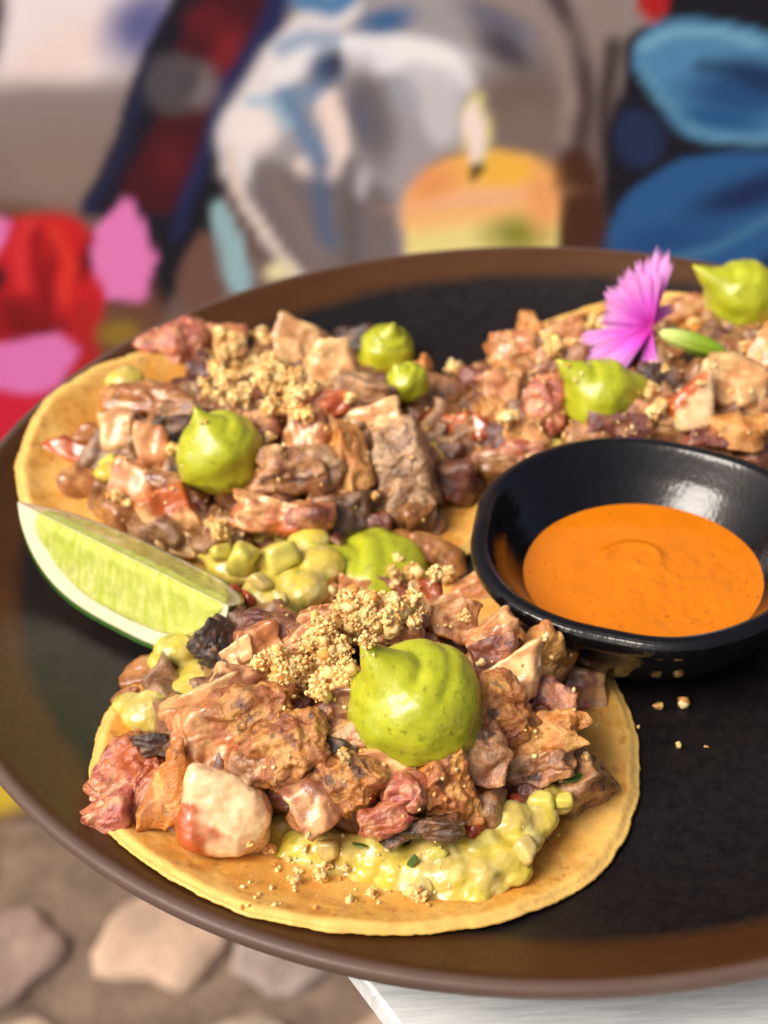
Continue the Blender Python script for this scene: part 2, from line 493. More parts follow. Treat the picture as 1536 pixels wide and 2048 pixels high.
def build_wall():
    nu_, nv_ = 380, 300
    X = np.linspace(-95, 95, nu_); Z = np.linspace(FLOOR, 50, nv_)
    # finer rows where the lens looks
    gX, gZ = np.meshgrid(X, Z, indexing='ij')
    front = np.stack([gX.ravel(), np.full(gX.size, WALL_Y), gZ.ravel()], 1)
    pu, pv = project(front)
    c = paint(pu, pv)
    sat = (c.max(1)-c.min(1))/(c.max(1)+1e-6)
    lum = c@np.array([.3, .6, .1])
    c = c*(.92+.55*sstep(.12, .6, lum)-.1*np.clip(sat, 0, 1))[:, None]*np.array([.98, 1.01, 1.12])
    F = grid_faces(nu_, nv_)[:, ::1]
    w = props(empty('mural_wall', (0, WALL_Y, FLOOR)), 'wall painted with a blurred mural of candle, blue petals and red flowers', 'wall')
    m = vmat('mural_paint', (.55, .8), ((1.5, .3, .05), (12, .3, .01)), .07, 1.2, 0, spec=.3)
    mesh_obj('mural', front, F, m, parent=w, at=(0, WALL_Y, 0), colr=c, label='painted mural face of the wall')
    pl = solid_mat('render_plaster', [(.3, lin((150, 140, 128))), (.7, lin((190, 180, 168)))], .1, .9, ((1, .4, .1),))
    V = [(x, y, z) for x in (-96, 96) for y in (WALL_Y+.3, WALL_Y+18) for z in (FLOOR-.5, 51)]
    F = [(0, 1, 3, 2), (4, 6, 7, 5), (0, 4, 5, 1), (2, 3, 7, 6), (1, 5, 7, 3), (0, 2, 6, 4)]
    mesh_obj('wall_core', V, F, pl, parent=w, smooth=False, at=(0, WALL_Y+8, 0))
build_wall()

def boxmesh(lo, hi, bev=.15, seg=2):
    bm = bmesh.new()
    bmesh.ops.create_cube(bm, size=1)
    lo, hi = np.array(lo, float), np.array(hi, float)
    for v in bm.verts:
        v.co = Vector((lo+hi)/2+np.array(v.co)*(hi-lo))
    if bev: bmesh.ops.bevel(bm, geom=bm.edges[:], offset=bev, segments=seg, affect='EDGES')
    V = [v.co[:] for v in bm.verts]; F = [[v.index for v in f.verts] for f in bm.faces]
    bm.free()
    return V, F
def build_table():
    t = props(empty('side_table', (22, 5, FLOOR)), 'white painted wooden table under the plate, its corner at bottom right', 'table')
    m, nt, b = new_mat('white_table_paint')
    tc = nt.nodes.new('ShaderNodeTexCoord')
    mp = nt.nodes.new('ShaderNodeMapping'); mp.inputs['Scale'].default_value = (1, 14, 1)
    mp.inputs['Rotation'].default_value = (0, 0, math.radians(31))
    nt.links.new(tc.outputs['Object'], mp.inputs[0])
    n = tnoise(nt, mp.outputs[0], .8, 6, .7)
    nt.links.new(ramp(nt, n, [(.3, lin((206, 212, 214))), (.6, lin((238, 242, 242)))]), b.inputs['Base Color'])
    b.inputs['Roughness'].default_value = .55
    nt.links.new(bump(nt, n, .5, .02), b.inputs['Normal'])
    # top: a slab whose left edge runs as in the photo
    p0, p1 = np.array([-.785, 15.58]), np.array([-.318, 14.80])
    d = (p1-p0)/np.linalg.norm(p1-p0)
    A = p0-d*15; B = p0+d*36
    nrm = np.array([-d[1], d[0]])
    outline = [A, B, B+nrm*30, A+nrm*19]
    zt, zb = -1.12, -1.75
    bm = bmesh.new()
    lo = [bm.verts.new((x, y, zb)) for x, y in outline]; hi = [bm.verts.new((x, y, zt)) for x, y in outline]
    bm.faces.new(hi); bm.faces.new(lo[::-1])
    for i in range(4): bm.faces.new((lo[i], lo[(i+1) % 4], hi[(i+1) % 4], hi[i]))
    bmesh.ops.recalc_face_normals(bm, faces=bm.faces[:])
    bmesh.ops.bevel(bm, geom=bm.edges[:], offset=.12, segments=3, affect='EDGES')
    V = [v.co[:] for v in bm.verts]; F = [[v.index for v in f.verts] for f in bm.faces]; bm.free()
    mesh_obj('tabletop', V, F, m, parent=t, smooth=False)
    V, F = boxmesh((20, 6, FLOOR+2), (26, 12, zb-.02)); mesh_obj('pedestal', V, F, m, parent=t, smooth=False)
    V, F = boxmesh((6, -8, FLOOR+.01), (40, 26, FLOOR+1.98)); mesh_obj('foot', V, F, m, parent=t, smooth=False)
build_table()

# ---------------------------------------------------------------- plate
PC = np.array([3.304, 27.065]); PR = 13.67
def zp(r): return 1.42*np.clip((r-9.0)/4.3, 0, 1)**1.8
def lathe(prof, n, c, z0=0, rmod=None, zmod=None):
    prof = np.asarray(prof, float)
    th = np.linspace(0, 2*np.pi, n, endpoint=False)
    R = prof[:, 0][:, None]*np.ones(n); Z = prof[:, 1][:, None]*np.ones(n)
    if rmod is not None: R = R*rmod(th[None, :], Z)
    if zmod is not None: Z = Z+zmod(th[None, :], R, Z)
    V = np.stack([c[0]+R*np.cos(th), c[1]+R*np.sin(th), z0+Z], -1).reshape(-1, 3)
    return V, grid_faces(len(prof), n, True)
def build_plate():
    rr = np.concatenate([np.linspace(.02, 9, 14), np.linspace(9.1, 13.2, 34)])
    prof = [(r, float(zp(r))) for r in rr]
    prof += [(13.38, 1.47), (13.5, 1.50), (13.6, 1.49), (13.66, 1.43), (13.67, 1.34), (13.62, 1.2), (13.5, 1.06), (13.2, .86), (12.6, .5), (11.6, 0), (10.2, -.45), (9, -.62), (8.3, -.66), (8.2, -1.05), (8.1, -1.1), (7.8, -1.1), (7.7, -1.05), (7.6, -.66), (.02, -.66)]
    V, F = lathe(prof, 220, PC)
    m, nt, b = new_mat('dark_stoneware')
    tc = nt.nodes.new('ShaderNodeTexCoord'); co = tc.outputs['Object']
    sep = nt.nodes.new('ShaderNodeSeparateXYZ'); nt.links.new(co, sep.inputs[0])
    # distance from the glaze centre (slightly off the plate's own)
    sub = nt.nodes.new('ShaderNodeVectorMath'); sub.operation = 'SUBTRACT'; nt.links.new(co, sub.inputs[0]); sub.inputs[1].default_value = (.004, .0012, 0)
    mulv = nt.nodes.new('ShaderNodeVectorMath'); mulv.operation = 'MULTIPLY'; nt.links.new(sub.outputs[0], mulv.inputs[0]); mulv.inputs[1].default_value = (1, 1, 0)
    ln = nt.nodes.new('ShaderNodeVectorMath'); ln.operation = 'LENGTH'; nt.links.new(mulv.outputs[0], ln.inputs[0])
    w = tnoise(nt, co, .35, 3, .6)
    ad = nt.nodes.new('ShaderNodeMath'); ad.operation = 'MULTIPLY_ADD'; nt.links.new(w, ad.inputs[0]); ad.inputs[1].default_value = .006; nt.links.new(ln.outputs['Value'], ad.inputs[2])
    edge = maprange(nt, ad.outputs[0], .1248, .1292, 0, 1)
    # brushed circular streaks in the brown band
    mp = nt.nodes.new('ShaderNodeCombineXYZ'); nt.links.new(ln.outputs['Value'], mp.inputs[0])
    streak = tnoise(nt, mp.outputs[0], 5, 4, .7)
    blot = tnoise(nt, co, .5, 4, .6)
    brown = mixc(nt, 'MIX', blot, lin((60, 36, 16)), lin((86, 53, 24)))
    brown = mixc(nt, 'MULTIPLY', .5, brown, ramp(nt, streak, [(.3, (.6,)*3), (.7, (1.15,)*3)]))
    dark = ramp(nt, tnoise(nt, co, 3, 5, .7), [(.3, lin((17, 14, 15))), (.75, lin((32, 27, 27)))])
    c = mixc(nt, 'MIX', edge, dark, brown)
    lipc = mixc(nt, 'MIX', blot, lin((104, 84, 74)), lin((84, 66, 58)))
    lip = maprange(nt, ln.outputs['Value'], .1335, .1350, 0, 0)
    rad = nt.nodes.new('ShaderNodeVectorMath'); rad.operation = 'MULTIPLY'; nt.links.new(co, rad.inputs[0]); rad.inputs[1].default_value = (1, 1, 0)
    rl = nt.nodes.new('ShaderNodeVectorMath'); rl.operation = 'LENGTH'; nt.links.new(rad.outputs[0], rl.inputs[0])
    c = mixc(nt, 'MIX', maprange(nt, rl.outputs['Value'], .1338, .1352, 0, 1), c, lipc)
    nt.links.new(c, b.inputs['Base Color'])
    nt.links.new(maprange(nt, tnoise(nt, co, 6, 3, .6), .3, .7, .34, .5), b.inputs['Roughness'])
    b.inputs['Specular IOR Level'].default_value = .28
    nrm = bump(nt, tnoise(nt, co, 2.5, 3, .6), .12, .02)
    nrm = bump(nt, tnoise(nt, co, 18, 3, .6), .18, .006, nrm)
    nt.links.new(nrm, b.inputs['Normal'])
    p = mesh_obj('dinner_plate', V, F[:, ::-1], m, at=(PC[0], PC[1], 0))
    props(p, 'large round dark brown stoneware plate carrying the tacos, lime and sauce bowl', 'plate')
build_plate()
def plate_z(x, y): return zp(np.hypot(x-PC[0], y-PC[1]))

# ---------------------------------------------------------------- sauce bowl and the orange sauce
BC = np.array([5.66, 24.36])
def build_bowl():
    prof = [(.02, .28), (1.2, .3), (1.9, .5), (2.35, .85), (2.7, 1.25), (2.98, 1.6), (3.2, 1.95), (3.34, 2.18), (3.4, 2.26), (3.5, 2.31), (3.6, 2.30), (3.68, 2.26), (3.74, 2.18), (3.755, 2.06), (3.72, 1.95), (3.62, 1.84), (3.55, 1.7), (3.42, 1.35), (3.15, .85), (2.75, .42), (2.3, .16), (1.95, .08), (1.85, .02), (1.7, .02), (1.6, .1), (.02, .1)]
    P = np.array(prof)
    # densify
    t = np.arange(len(P)); tt = np.linspace(0, len(P)-1, 110)
    P = np.stack([np.interp(tt, t, P[:, 0]), np.interp(tt, t, P[:, 1])], 1)
    def rmod(th, Z):
        top = sstep(1.35, 2.3, Z)
        w = 0
        for c, wd, a_ in ((-112, 13, -.035), (168, 14, -.03), (-148, 18, .022), (-88, 16, .014), (60, 20, -.02), (20, 25, .015), (-30, 20, -.02), (120, 24, .012)):
            dth = (np.degrees(th)-c+180) % 360-180
            w = w+a_*np.exp(-(dth/wd)**2)
        return 1+w*top
    def zmod(th, R, Z):
        w = 0
        for c, wd, a_ in ((-112, 14, -.05), (168, 16, .05), (60, 25, -.05), (-60, 25, .03)):
            dth = (np.degrees(th)-c+180) % 360-180
            w = w+a_*np.exp(-(dth/wd)**2)
        return w*sstep(1.2, 2.3, Z)
    P[:, 0] *= 1.03
    V, F = lathe(P, 256, BC, 0, rmod, zmod)
    m, nt, b = new_mat('black_glaze')
    tc = nt.nodes.new('ShaderNodeTexCoord'); co = tc.outputs['Object']
    nt.links.new(ramp(nt, tnoise(nt, co, 4, 4, .7), [(.3, lin((9, 8, 9))), (.8, lin((19, 17, 19)))]), b.inputs['Base Color'])
    b.inputs['Roughness'].default_value = .13
    b.inputs['Specular IOR Level'].default_value = .6
    nrm = bump(nt, tnoise(nt, co, 1.2, 2, .5), .15, .05)
    nrm = bump(nt, tnoise(nt, co, 9, 2, .5), .5, .016, nrm)
    nt.links.new(nrm, b.inputs['Normal'])
    o = mesh_obj('sauce_bowl', V, F[:, ::-1], m, at=(BC[0], BC[1], 0))
    props(o, 'small glossy black ceramic bowl with wavy rim holding orange sauce', 'bowl')
    # sauce
    nr, nt_ = 90, 200
    r = np.linspace(0.01, 1, nr); th = np.linspace(0, 2*np.pi, nt_, endpoint=False)
    R, T = np.meshgrid(r, th, indexing='ij')
    RS = 2.86
    x = RS*R*np.cos(T); y = RS*R*np.sin(T)
    P3 = np.stack([x.ravel(), y.ravel(), np.zeros(x.size)], 1)
    z = .03*fbm(P3*.8+5, 2)
    sx, sy = x.ravel()-.0, y.ravel()-.35
    rad_ = np.hypot(sx, sy)
    swirl = np.exp(-((rad_-.45-.12*np.arctan2(sy, sx))/.13)**2)
    z = z+.05*swirl*sstep(-.2, .5, sy*.6+sx*.2+.3)+.05*np.exp(-(rad_/.5)**2)
    patch = sstep(2.0, .9, np.hypot((P3[:, 0]-1.3)/1.3, (P3[:, 1]+.8)/1.0))
    z = z+.022*fbm(P3*3.4+2, 3)*patch
    z = z*(1-R.ravel()**6)
    z = z-.04*R.ravel()**2+.0*R.ravel()
    z = z+1.12
    wob = 0*np.abs(fbm(np.stack([np.cos(T.ravel())*1.6, np.sin(T.ravel())*1.6, 0*z+4], 1), 3))*R.ravel()**10
    x = x+(wob*np.cos(T.ravel())).reshape(x.shape); y = y+(wob*np.sin(T.ravel())).reshape(y.shape); z = z+1.2*wob
    V = np.stack([BC[0]+x.ravel(), BC[1]+y.ravel(), z], 1)
    V = np.concatenate([V, [[BC[0], BC[1], .6]]])
    F = grid_faces(nr, nt_, True).tolist()
    # underside ring down into the bowl
    k = len(V)-1
    base = (nr-1)*nt_
    F += [(base+i, base+(i+1) % nt_, k) for i in range(nt_)]
    F += [tuple(reversed(range(nt_)))]
    c = .84*lin((232, 130, 4))*(1+.05*fbm(V*1.1, 2))[:, None]
    c = c*(1-.06*sstep(.2, .5, noise(V*14)))[:, None]
    spk = (noise(V*16+5) > .74)
    c[spk] = lin((150, 70, 14))
    sm = vmat('orange_salsa', (.1, .2), ((2.2, .10, .03), (9, .15, .008)), .05, 4, .2, (1, .45, .1), .12, .3)
    o = mesh_obj('orange_sauce', V, F, sm, at=(BC[0], BC[1], 1.1), colr=c)
    props(o, 'smooth glossy orange sauce filling the small black bowl', 'sauce')
build_bowl()

# ---------------------------------------------------------------- food pieces
PAL = {  # A, B, browned edge, spot  (sRGB)
    'pale':   ((238, 198, 158), (220, 168, 128), (172, 100, 54), (244, 214, 178)),
    'cream':  ((248, 222, 198), (250, 226, 202), (220, 140, 80), (246, 214, 184)),
    'pink':   ((216, 160, 124), (190, 124, 92), (126, 68, 36), (230, 186, 148)),
    'brown':  ((172, 116, 76), (198, 144, 102), (98, 54, 30), (224, 178, 136)),
    'crust':  ((202, 138, 72), (172, 104, 54), (116, 60, 26), (226, 174, 108)),
    'red':    ((206, 130, 104), (176, 86, 74), (180, 122, 84), (228, 168, 138)),
    'dark':   ((50, 32, 26), (84, 56, 42), (32, 21, 18), (138, 98, 76)),
    'smooth': ((162, 106, 64), (188, 130, 86), (106, 62, 36), (212, 162, 112)),
    'purple': ((190, 144, 116), (142, 92, 72), (84, 46, 32), (214, 172, 138)),
    'darkred': ((140, 72, 52), (116, 54, 42), (78, 38, 24), (192, 128, 94)),
    'skin':   ((208, 136, 62), (218, 154, 84), (150, 84, 32), (232, 180, 112)),
    'glaze':  ((160, 70, 34), (190, 100, 54), (108, 44, 20), (218, 146, 100)),
    'grey':   ((184, 144, 114), (158, 118, 90), (112, 76, 50), (208, 174, 144)),
}
WARM = np.array([.98, .89, .64])
SHP = {  # sharpness p, extra planes, warp, big amp, fine amp, ridged amp, material, level of edge browning
    'pale': (15, 1, .20, .022, .005, .0, M_SMOOTH, .5), 'cream': (5, 2, .10, .016, .002, .0, M_FAT, .06),
    'pink': (14, 2, .28, .028, .007, .010, M_SMOOTH, .6), 'brown': (12, 2, .34, .040, .012, .022, M_MEAT, .7),
    'crust': (9, 3, .42, .055, .024, .03, M_CRUST, .6), 'red': (9, 3, .38, .050, .022, .050, M_MEAT, .3),
    'dark': (8, 3, .40, .050, .020, .03, M_CHAR, .4), 'smooth': (4.2, 2, .32, .030, .005, .0, M_SMOOTH, .5),
    'purple': (14, 2, .28, .028, .007, .012, M_SMOOTH, .6), 'darkred': (10, 3, .32, .035, .010, .02, M_MEAT, .4),
    'skin': (8, 3, .50, .045, .014, .02, M_CRUST, .5), 'glaze': (6, 3, .3, .030, .004, .0, M_GLAZE, .4),
    'grey': (14, 2, .28, .034, .014, .03, M_MEAT, .5),
}
BROWN_SIDE = lin((186, 92, 36))
def chunk(c, size, rot, kind, seed, level=5, tilt=14, parent=None, frame=None, side=None, name='meat_chunk', bend=0, gap_shade=1.0):
    r = np.random.default_rng(seed)
    p, nex, warp, big, fine, rid, mat, eb = SHP[kind]
    D, F = ico(level)
    N = np.array([[1, 0, 0], [-1, 0, 0], [0, 1, 0], [0, -1, 0], [0, 0, 1], [0, 0, -1.]])+r.normal(0, .16, (6, 3))
    H = r.uniform(.88, 1.0, 6)
    if nex:
        e_ = r.normal(size=(nex, 3)); e_ /= np.linalg.norm(e_, axis=1)[:, None]
        N = np.concatenate([N, e_]); H = np.concatenate([H, r.uniform(.9, 1.15, nex)])
    N /= np.linalg.norm(N, axis=1)[:, None]
    dots = np.maximum(D@N.T, 0)/H
    rad = (dots**p).sum(1)**(-1/p)
    mx = dots.max(1)
    edge = sstep(1.04, 1.22, rad**-1/mx)
    V = D*rad[:, None]
    s0 = r.uniform(0, 90)
    V = V+warp*np.stack([fbm(V*.9+s0+k*31, 2) for k in range(3)], 1)*.8
    hs = np.array(size)/2
    V = V*hs
    nd_ = D/hs; nd_ /= np.linalg.norm(nd_, axis=1)[:, None]
    ms = float(np.mean(hs))
    amp = min(1.5, ms/.45)
    disp = big*fbm(V*2.4+s0, 3)*1.3
    if rid:
        st = np.array([1, 2.6, 2.6]) if kind in ('red', 'grey', 'purple', 'brown') else np.ones(3)
        disp = disp+rid*ridged(V*st*1.8+s0, 3)*.7
    disp = disp+fine*fbm(V*9+s0, 2)
    V = V+nd_*(disp*amp)[:, None]
    if bend: V[:, 2] -= bend*(V[:, 0]**2)
    A, B, E, S = [lin(x)*WARM for x in PAL[kind]]
    jit = gap_shade*(1+r.normal(0, .10))
    n1 = sstep(-.22, .22, fbm(V*1.5+s0+7, 3))[:, None]
    n2 = sstep(.12, .34, fbm(V*2.4+s0+27, 3))[:, None]
    C = A*(1-n1)+B*n1
    C = C*(1-.8*n2)+S*.8*n2
    em = np.clip(edge*.7+.5*sstep(.1, .45, fbm(V*1.6+s0+55, 3)), 0, 1)[:, None]*eb
    C = C*(1-em)+E*em
    if kind in ('red', 'grey', 'pink', 'brown', 'purple', 'pale', 'darkred'):     # muscle fibres
        fb = fbm(V*np.array([1.6, 9, 9])+s0, 2)[:, None]
        C = C*(1+.26*fb)
        V = V+nd_*(.010*fb)
    if kind == 'red':
        n3 = sstep(.2, .5, fbm(V*4+s0+80, 2))[:, None]; C = C*(1-.6*n3)+lin((150, 40, 52))*.6*n3
    if kind in ('crust', 'brown', 'purple'):
        n3 = sstep(.42, .62, fbm(V*2.2+s0+90, 2))[:, None]; C = C*(1-.5*n3)+lin((120, 44, 50))*.5*n3
        n4 = sstep(.45, .65, fbm(V*2.8+s0+120, 2))[:, None]; C = C*(1-.8*n4)+lin((70, 40, 28))*.8*n4
    if side is not None:                       # one seared / glazed side, in view axes
        sd = np.array(side, float); sd /= np.linalg.norm(sd[:3])
        m_ = sstep(.38, .66, D@sd[:3]+.22*fbm(D*2+s0, 2))[:, None]
        sc = {'glaze': lin((150, 34, 14)), 'red': lin((150, 60, 60)), 'cream': lin((232, 190, 150))}.get(side_kind.get(seed), BROWN_SIDE)
        C = C*(1-m_)+sc*m_
    C = C*(1+.2*fbm(V*7+s0, 2))[:, None]
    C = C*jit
    fr = frame if frame is not None else np.stack([RIGHT, UP, -FWD], 1)
    Rm = fr@rot_axis((0, 0, 1), math.radians(rot))@rot_axis(r.normal(size=3), math.radians(r.uniform(-tilt, tilt)))
    V = V@Rm.T+np.asarray(c)
    mesh_obj(name, V, F, mat, parent=parent, at=c, colr=C)
    return V, F
side_kind = {}

class Soup:                                     # everything crumbs may land on
    def __init__(s): s.V = []; s.F = []; s.n = 0
    def add(s, V, F):
        F = np.asarray(F)
        if F.shape[1] == 4: F = np.concatenate([F[:, [0, 1, 2]], F[:, [0, 2, 3]]])
        s.V.append(np.asarray(V)); s.F.append(F+s.n); s.n += len(V)
    def tree(s):
        return BVHTree.FromPolygons(np.concatenate(s.V).tolist(), np.concatenate(s.F).tolist())

def granules(P, S, C, mat, name, parent, seed=0, level=1, at=None, label=None, lump=.4):
    D, F = ico(level)
    r = np.random.default_rng(seed)
    nV = len(D); out = np.empty((len(P), nV, 3)); cc = np.empty((len(P), nV, 3))
    for i, (p, s) in enumerate(zip(P, S)):
        sc = s*(1+r.uniform(-.3, .35, 3))
        d = D*(1+lump*r.normal(size=nV)[:, None]*.6)*sc
        out[i] = d@rot_axis(r.normal(size=3), r.uniform(0, 3)).T+p
        cc[i] = C[i]*(1+.08*r.normal())
    FF = (F[None]+(np.arange(len(P))*nV)[:, None, None]).reshape(-1, 3)
    return mesh_obj(name, out.reshape(-1, 3), FF, mat, parent=parent, at=at, colr=cc.reshape(-1, 3), label=label, smooth=False)
CR1, CR2, CR3 = lin((255, 226, 164)), lin((250, 198, 118)), lin((232, 162, 84))
def crumb_cols(n, r):
    t = r.uniform(0, 1, (n, 1)); c = CR1*(1-t)+CR2*t
    k = r.uniform(0, 1, n) < .12; c[k] = CR3
    return c
def clump(p, rad, r, n=None):
    n = n or max(8, int(150*(rad/.22)**1.7))
    d = r.normal(size=(n, 3)); d /= np.linalg.norm(d, axis=1)[:, None]
    q = d*(rad*r.uniform(.1, 1, (n, 1))**.7)*(1+.45*noise(d*2.1+r.uniform(0, 60)))[:, None]*r.uniform(.7, 1.15, 3)
    s = r.uniform(.11, .225, n)**2*np.where(r.uniform(size=n) < .06, 1.6, 1)
    core = r.normal(size=(3, 3))*rad*.28
    q = np.concatenate([core, q]); s = np.concatenate([rad*r.uniform(.5, .7, 3), s])
    return q+np.asarray(p), s
def inpoly(x, y, P):
    c = False; n = len(P)
    for i in range(n):
        x1, y1 = P[i]; x2, y2 = P[i-1]
        if (y1 > y) != (y2 > y) and x < (x2-x1)*(y-y1)/(y2-y1)+x1: c = not c
    return c
def land(tree, u, v):
    d = ray(u, v); d = d/np.linalg.norm(d)
    h = tree.ray_cast(Vector(CAMPOS), Vector(d))
    return np.array(h[0]) if h[0] is not None else None
def topping(tree, polys, nclump, spots, dust, parent, seed, hmax=.35, avoid=()):
    r = np.random.default_rng(seed)
    P, S = [], []
    for poly, n in zip(polys, nclump):
        us = [q[0] for q in poly]; vs = [q[1] for q in poly]; k = 0; tries = 0
        while k < n and tries < n*40:
            tries += 1
            u, v = r.uniform(min(us), max(us)), r.uniform(min(vs), max(vs))
            if not inpoly(u, v, poly): continue
            h = land(tree, u, v)
            if h is None or any(np.linalg.norm(h-c_) < r_ for c_, r_ in avoid): continue
            rad = r.uniform(.12, .25)
            q, s = clump(h+np.array([0, 0, rad*.25+r.uniform(0, hmax)*r.uniform(0, 1)]), rad, r)
            P.append(q); S.append(s); k += 1
    for (x0, x1, y0, y1, n) in dust:
        for _ in range(n):
            h = land(tree, r.uniform(x0, x1), r.uniform(y0, y1))
            if h is not None and not any(np.linalg.norm(h-c_) < r_ for c_, r_ in avoid):
                s = r.uniform(.12, .24)**2; P.append(h[None]+np.array([[0, 0, s*.5]])); S.append(np.array([s]))
    if P:
        P, S = np.concatenate(P), np.concatenate(S)
        o = granules(P, S, crumb_cols(len(P), r), M_CRUMB, 'crumb_topping', parent, seed, at=origin(parent)+np.array([0, 0, 2]), label='pale golden crumbs scattered over the meat')
        o['kind'] = 'stuff'
    for (u, v, px) in spots:
        h = land(tree, u, v)
        if h is None: continue
        rad = px*.5*cmpx(h)
        q, s = clump(h+np.array([0, 0, rad*.45]), rad*.8, r)
        granules(q, s, crumb_cols(len(q), r), M_CRUMB, 'crumb', parent, seed+int(u), at=h, level=2)

def remesh_blobs(blobs, voxel, smooth_it=6):
    """fuse ellipsoids (centre, radii) into one gooey surface; returns V (cm), F"""
    D, F = ico(3)
    V = np.concatenate([D*np.array(r_)+np.array(c) for c, r_ in blobs])
    FF = np.concatenate([F+i*len(D) for i in range(len(blobs))])
    me = bpy.data.meshes.new('fuse_source')
    me.from_pydata((V*CM).tolist(), [], FF.tolist()); me.update()
    o = bpy.data.objects.new('fuse_source', me); col.objects.link(o)
    md = o.modifiers.new('r', 'REMESH'); md.mode = 'VOXEL'; md.voxel_size = voxel*CM
    ms = o.modifiers.new('s', 'SMOOTH'); ms.iterations = smooth_it; ms.factor = .6
    ev = o.evaluated_get(bpy.context.evaluated_depsgraph_get())
    m2 = ev.to_mesh()
    nV = len(m2.vertices); out = np.empty(nV*3, np.float32); m2.vertices.foreach_get('co', out)
    V2 = out.reshape(-1, 3)/CM
    m2.calc_loop_triangles()
    T = np.empty(len(m2.loop_triangles)*3, np.int32); m2.loop_triangles.foreach_get('vertices', T)
    ev.to_mesh_clear()
    bpy.data.objects.remove(o); bpy.data.meshes.remove(me)
    return V2.astype(float), T.reshape(-1, 3)
def vnormals(V, F):
    n = np.zeros_like(V); f = np.cross(V[F[:, 1]]-V[F[:, 0]], V[F[:, 2]]-V[F[:, 0]])
    for k in range(3): np.add.at(n, F[:, k], f)
    return n/(np.linalg.norm(n, axis=1)[:, None]+1e-12)

def dollop(c, rad, tipdir, tiph, seed, parent, level=5, squash=.82, name='green_sauce_dollop', label=None, lobes=(), tilt=None, tipw=.55):
    """a piped blob: squashed ball, slumped foot, pulled-up peak that bends over"""
    r = np.random.default_rng(seed); s0 = r.uniform(0, 50)
    D, F = ico(level)
    t = np.asarray(tipdir, float); t /= np.linalg.norm(t)
    V = D*rad*np.array([1, 1, squash])
    V[:, 2] -= .12*rad*sstep(.2, -.8, D[:, 2])*0
    foot = np.exp(-((D[:, 2]+.42)/.26)**2)[:, None]
    V[:, :2] *= 1+.07*foot*(1+1.2*fbm(D*1.6+s0+11, 2))[:, None]
    a_ = D@t
    ang = np.arccos(np.clip(a_, -1, 1))
    k = np.clip(1-ang/tipw, 0, 1)
    pk = k**2.0
    V = V+t*(tiph*pk)[:, None]
    side = np.cross(t, [0, 0, 1.]); side = side/(np.linalg.norm(side)+1e-9)
    V = V+side*(tiph*.18*pk**2)[:, None]
    # collar where the piped ring folds on itself
    V = V+D*(rad*.03*np.sin(5*a_+fbm(D*.8+s0, 1)*1.6)*(1-pk))[:, None]
    side2 = np.cross(side, t)
    phi = np.arctan2(D@side2, D@side)
    for q0, amp_ in ((.50, .075), (.98, .035)):          # the spiral crease the nozzle leaves
        gr = np.exp(-((ang-(q0+.07*phi))/.10)**2)*sstep(-3.1, -1.8, phi)*sstep(3.1, 2.0, phi)
        V = V-D*(rad*amp_*gr*sstep(.2, 1.0, np.abs(ang)/q0))[:, None]
    V = V+D*(rad*.008*fbm(D*3+s0, 2))[:, None]
    V = V+D*(rad*.07*fbm(D*1.1+s0, 2))[:, None]+D*(.006*fbm(D*7+s0, 2))[:, None]
    for (off, lr) in lobes:
        off = np.array(off, float); dd = V/rad-off
        w = np.exp(-(np.linalg.norm(dd, axis=1)/lr)**2)
        V = V+off/np.linalg.norm(off)*(w*lr*rad*.8)[:, None]
    n = sstep(-.5, .6, fbm(D*2.1+s0, 3))[:, None]
    C = lin((182, 186, 40))*(1-n)+lin((168, 174, 34))*n
    sp = noise(V*9+s0) > .55
    C[sp] = lin((146, 152, 26))
    V = V+np.asarray(c)
    mesh_obj(name, V, F, M_DOLLOP, parent=parent, at=c, colr=C, label=label)
    return V, F

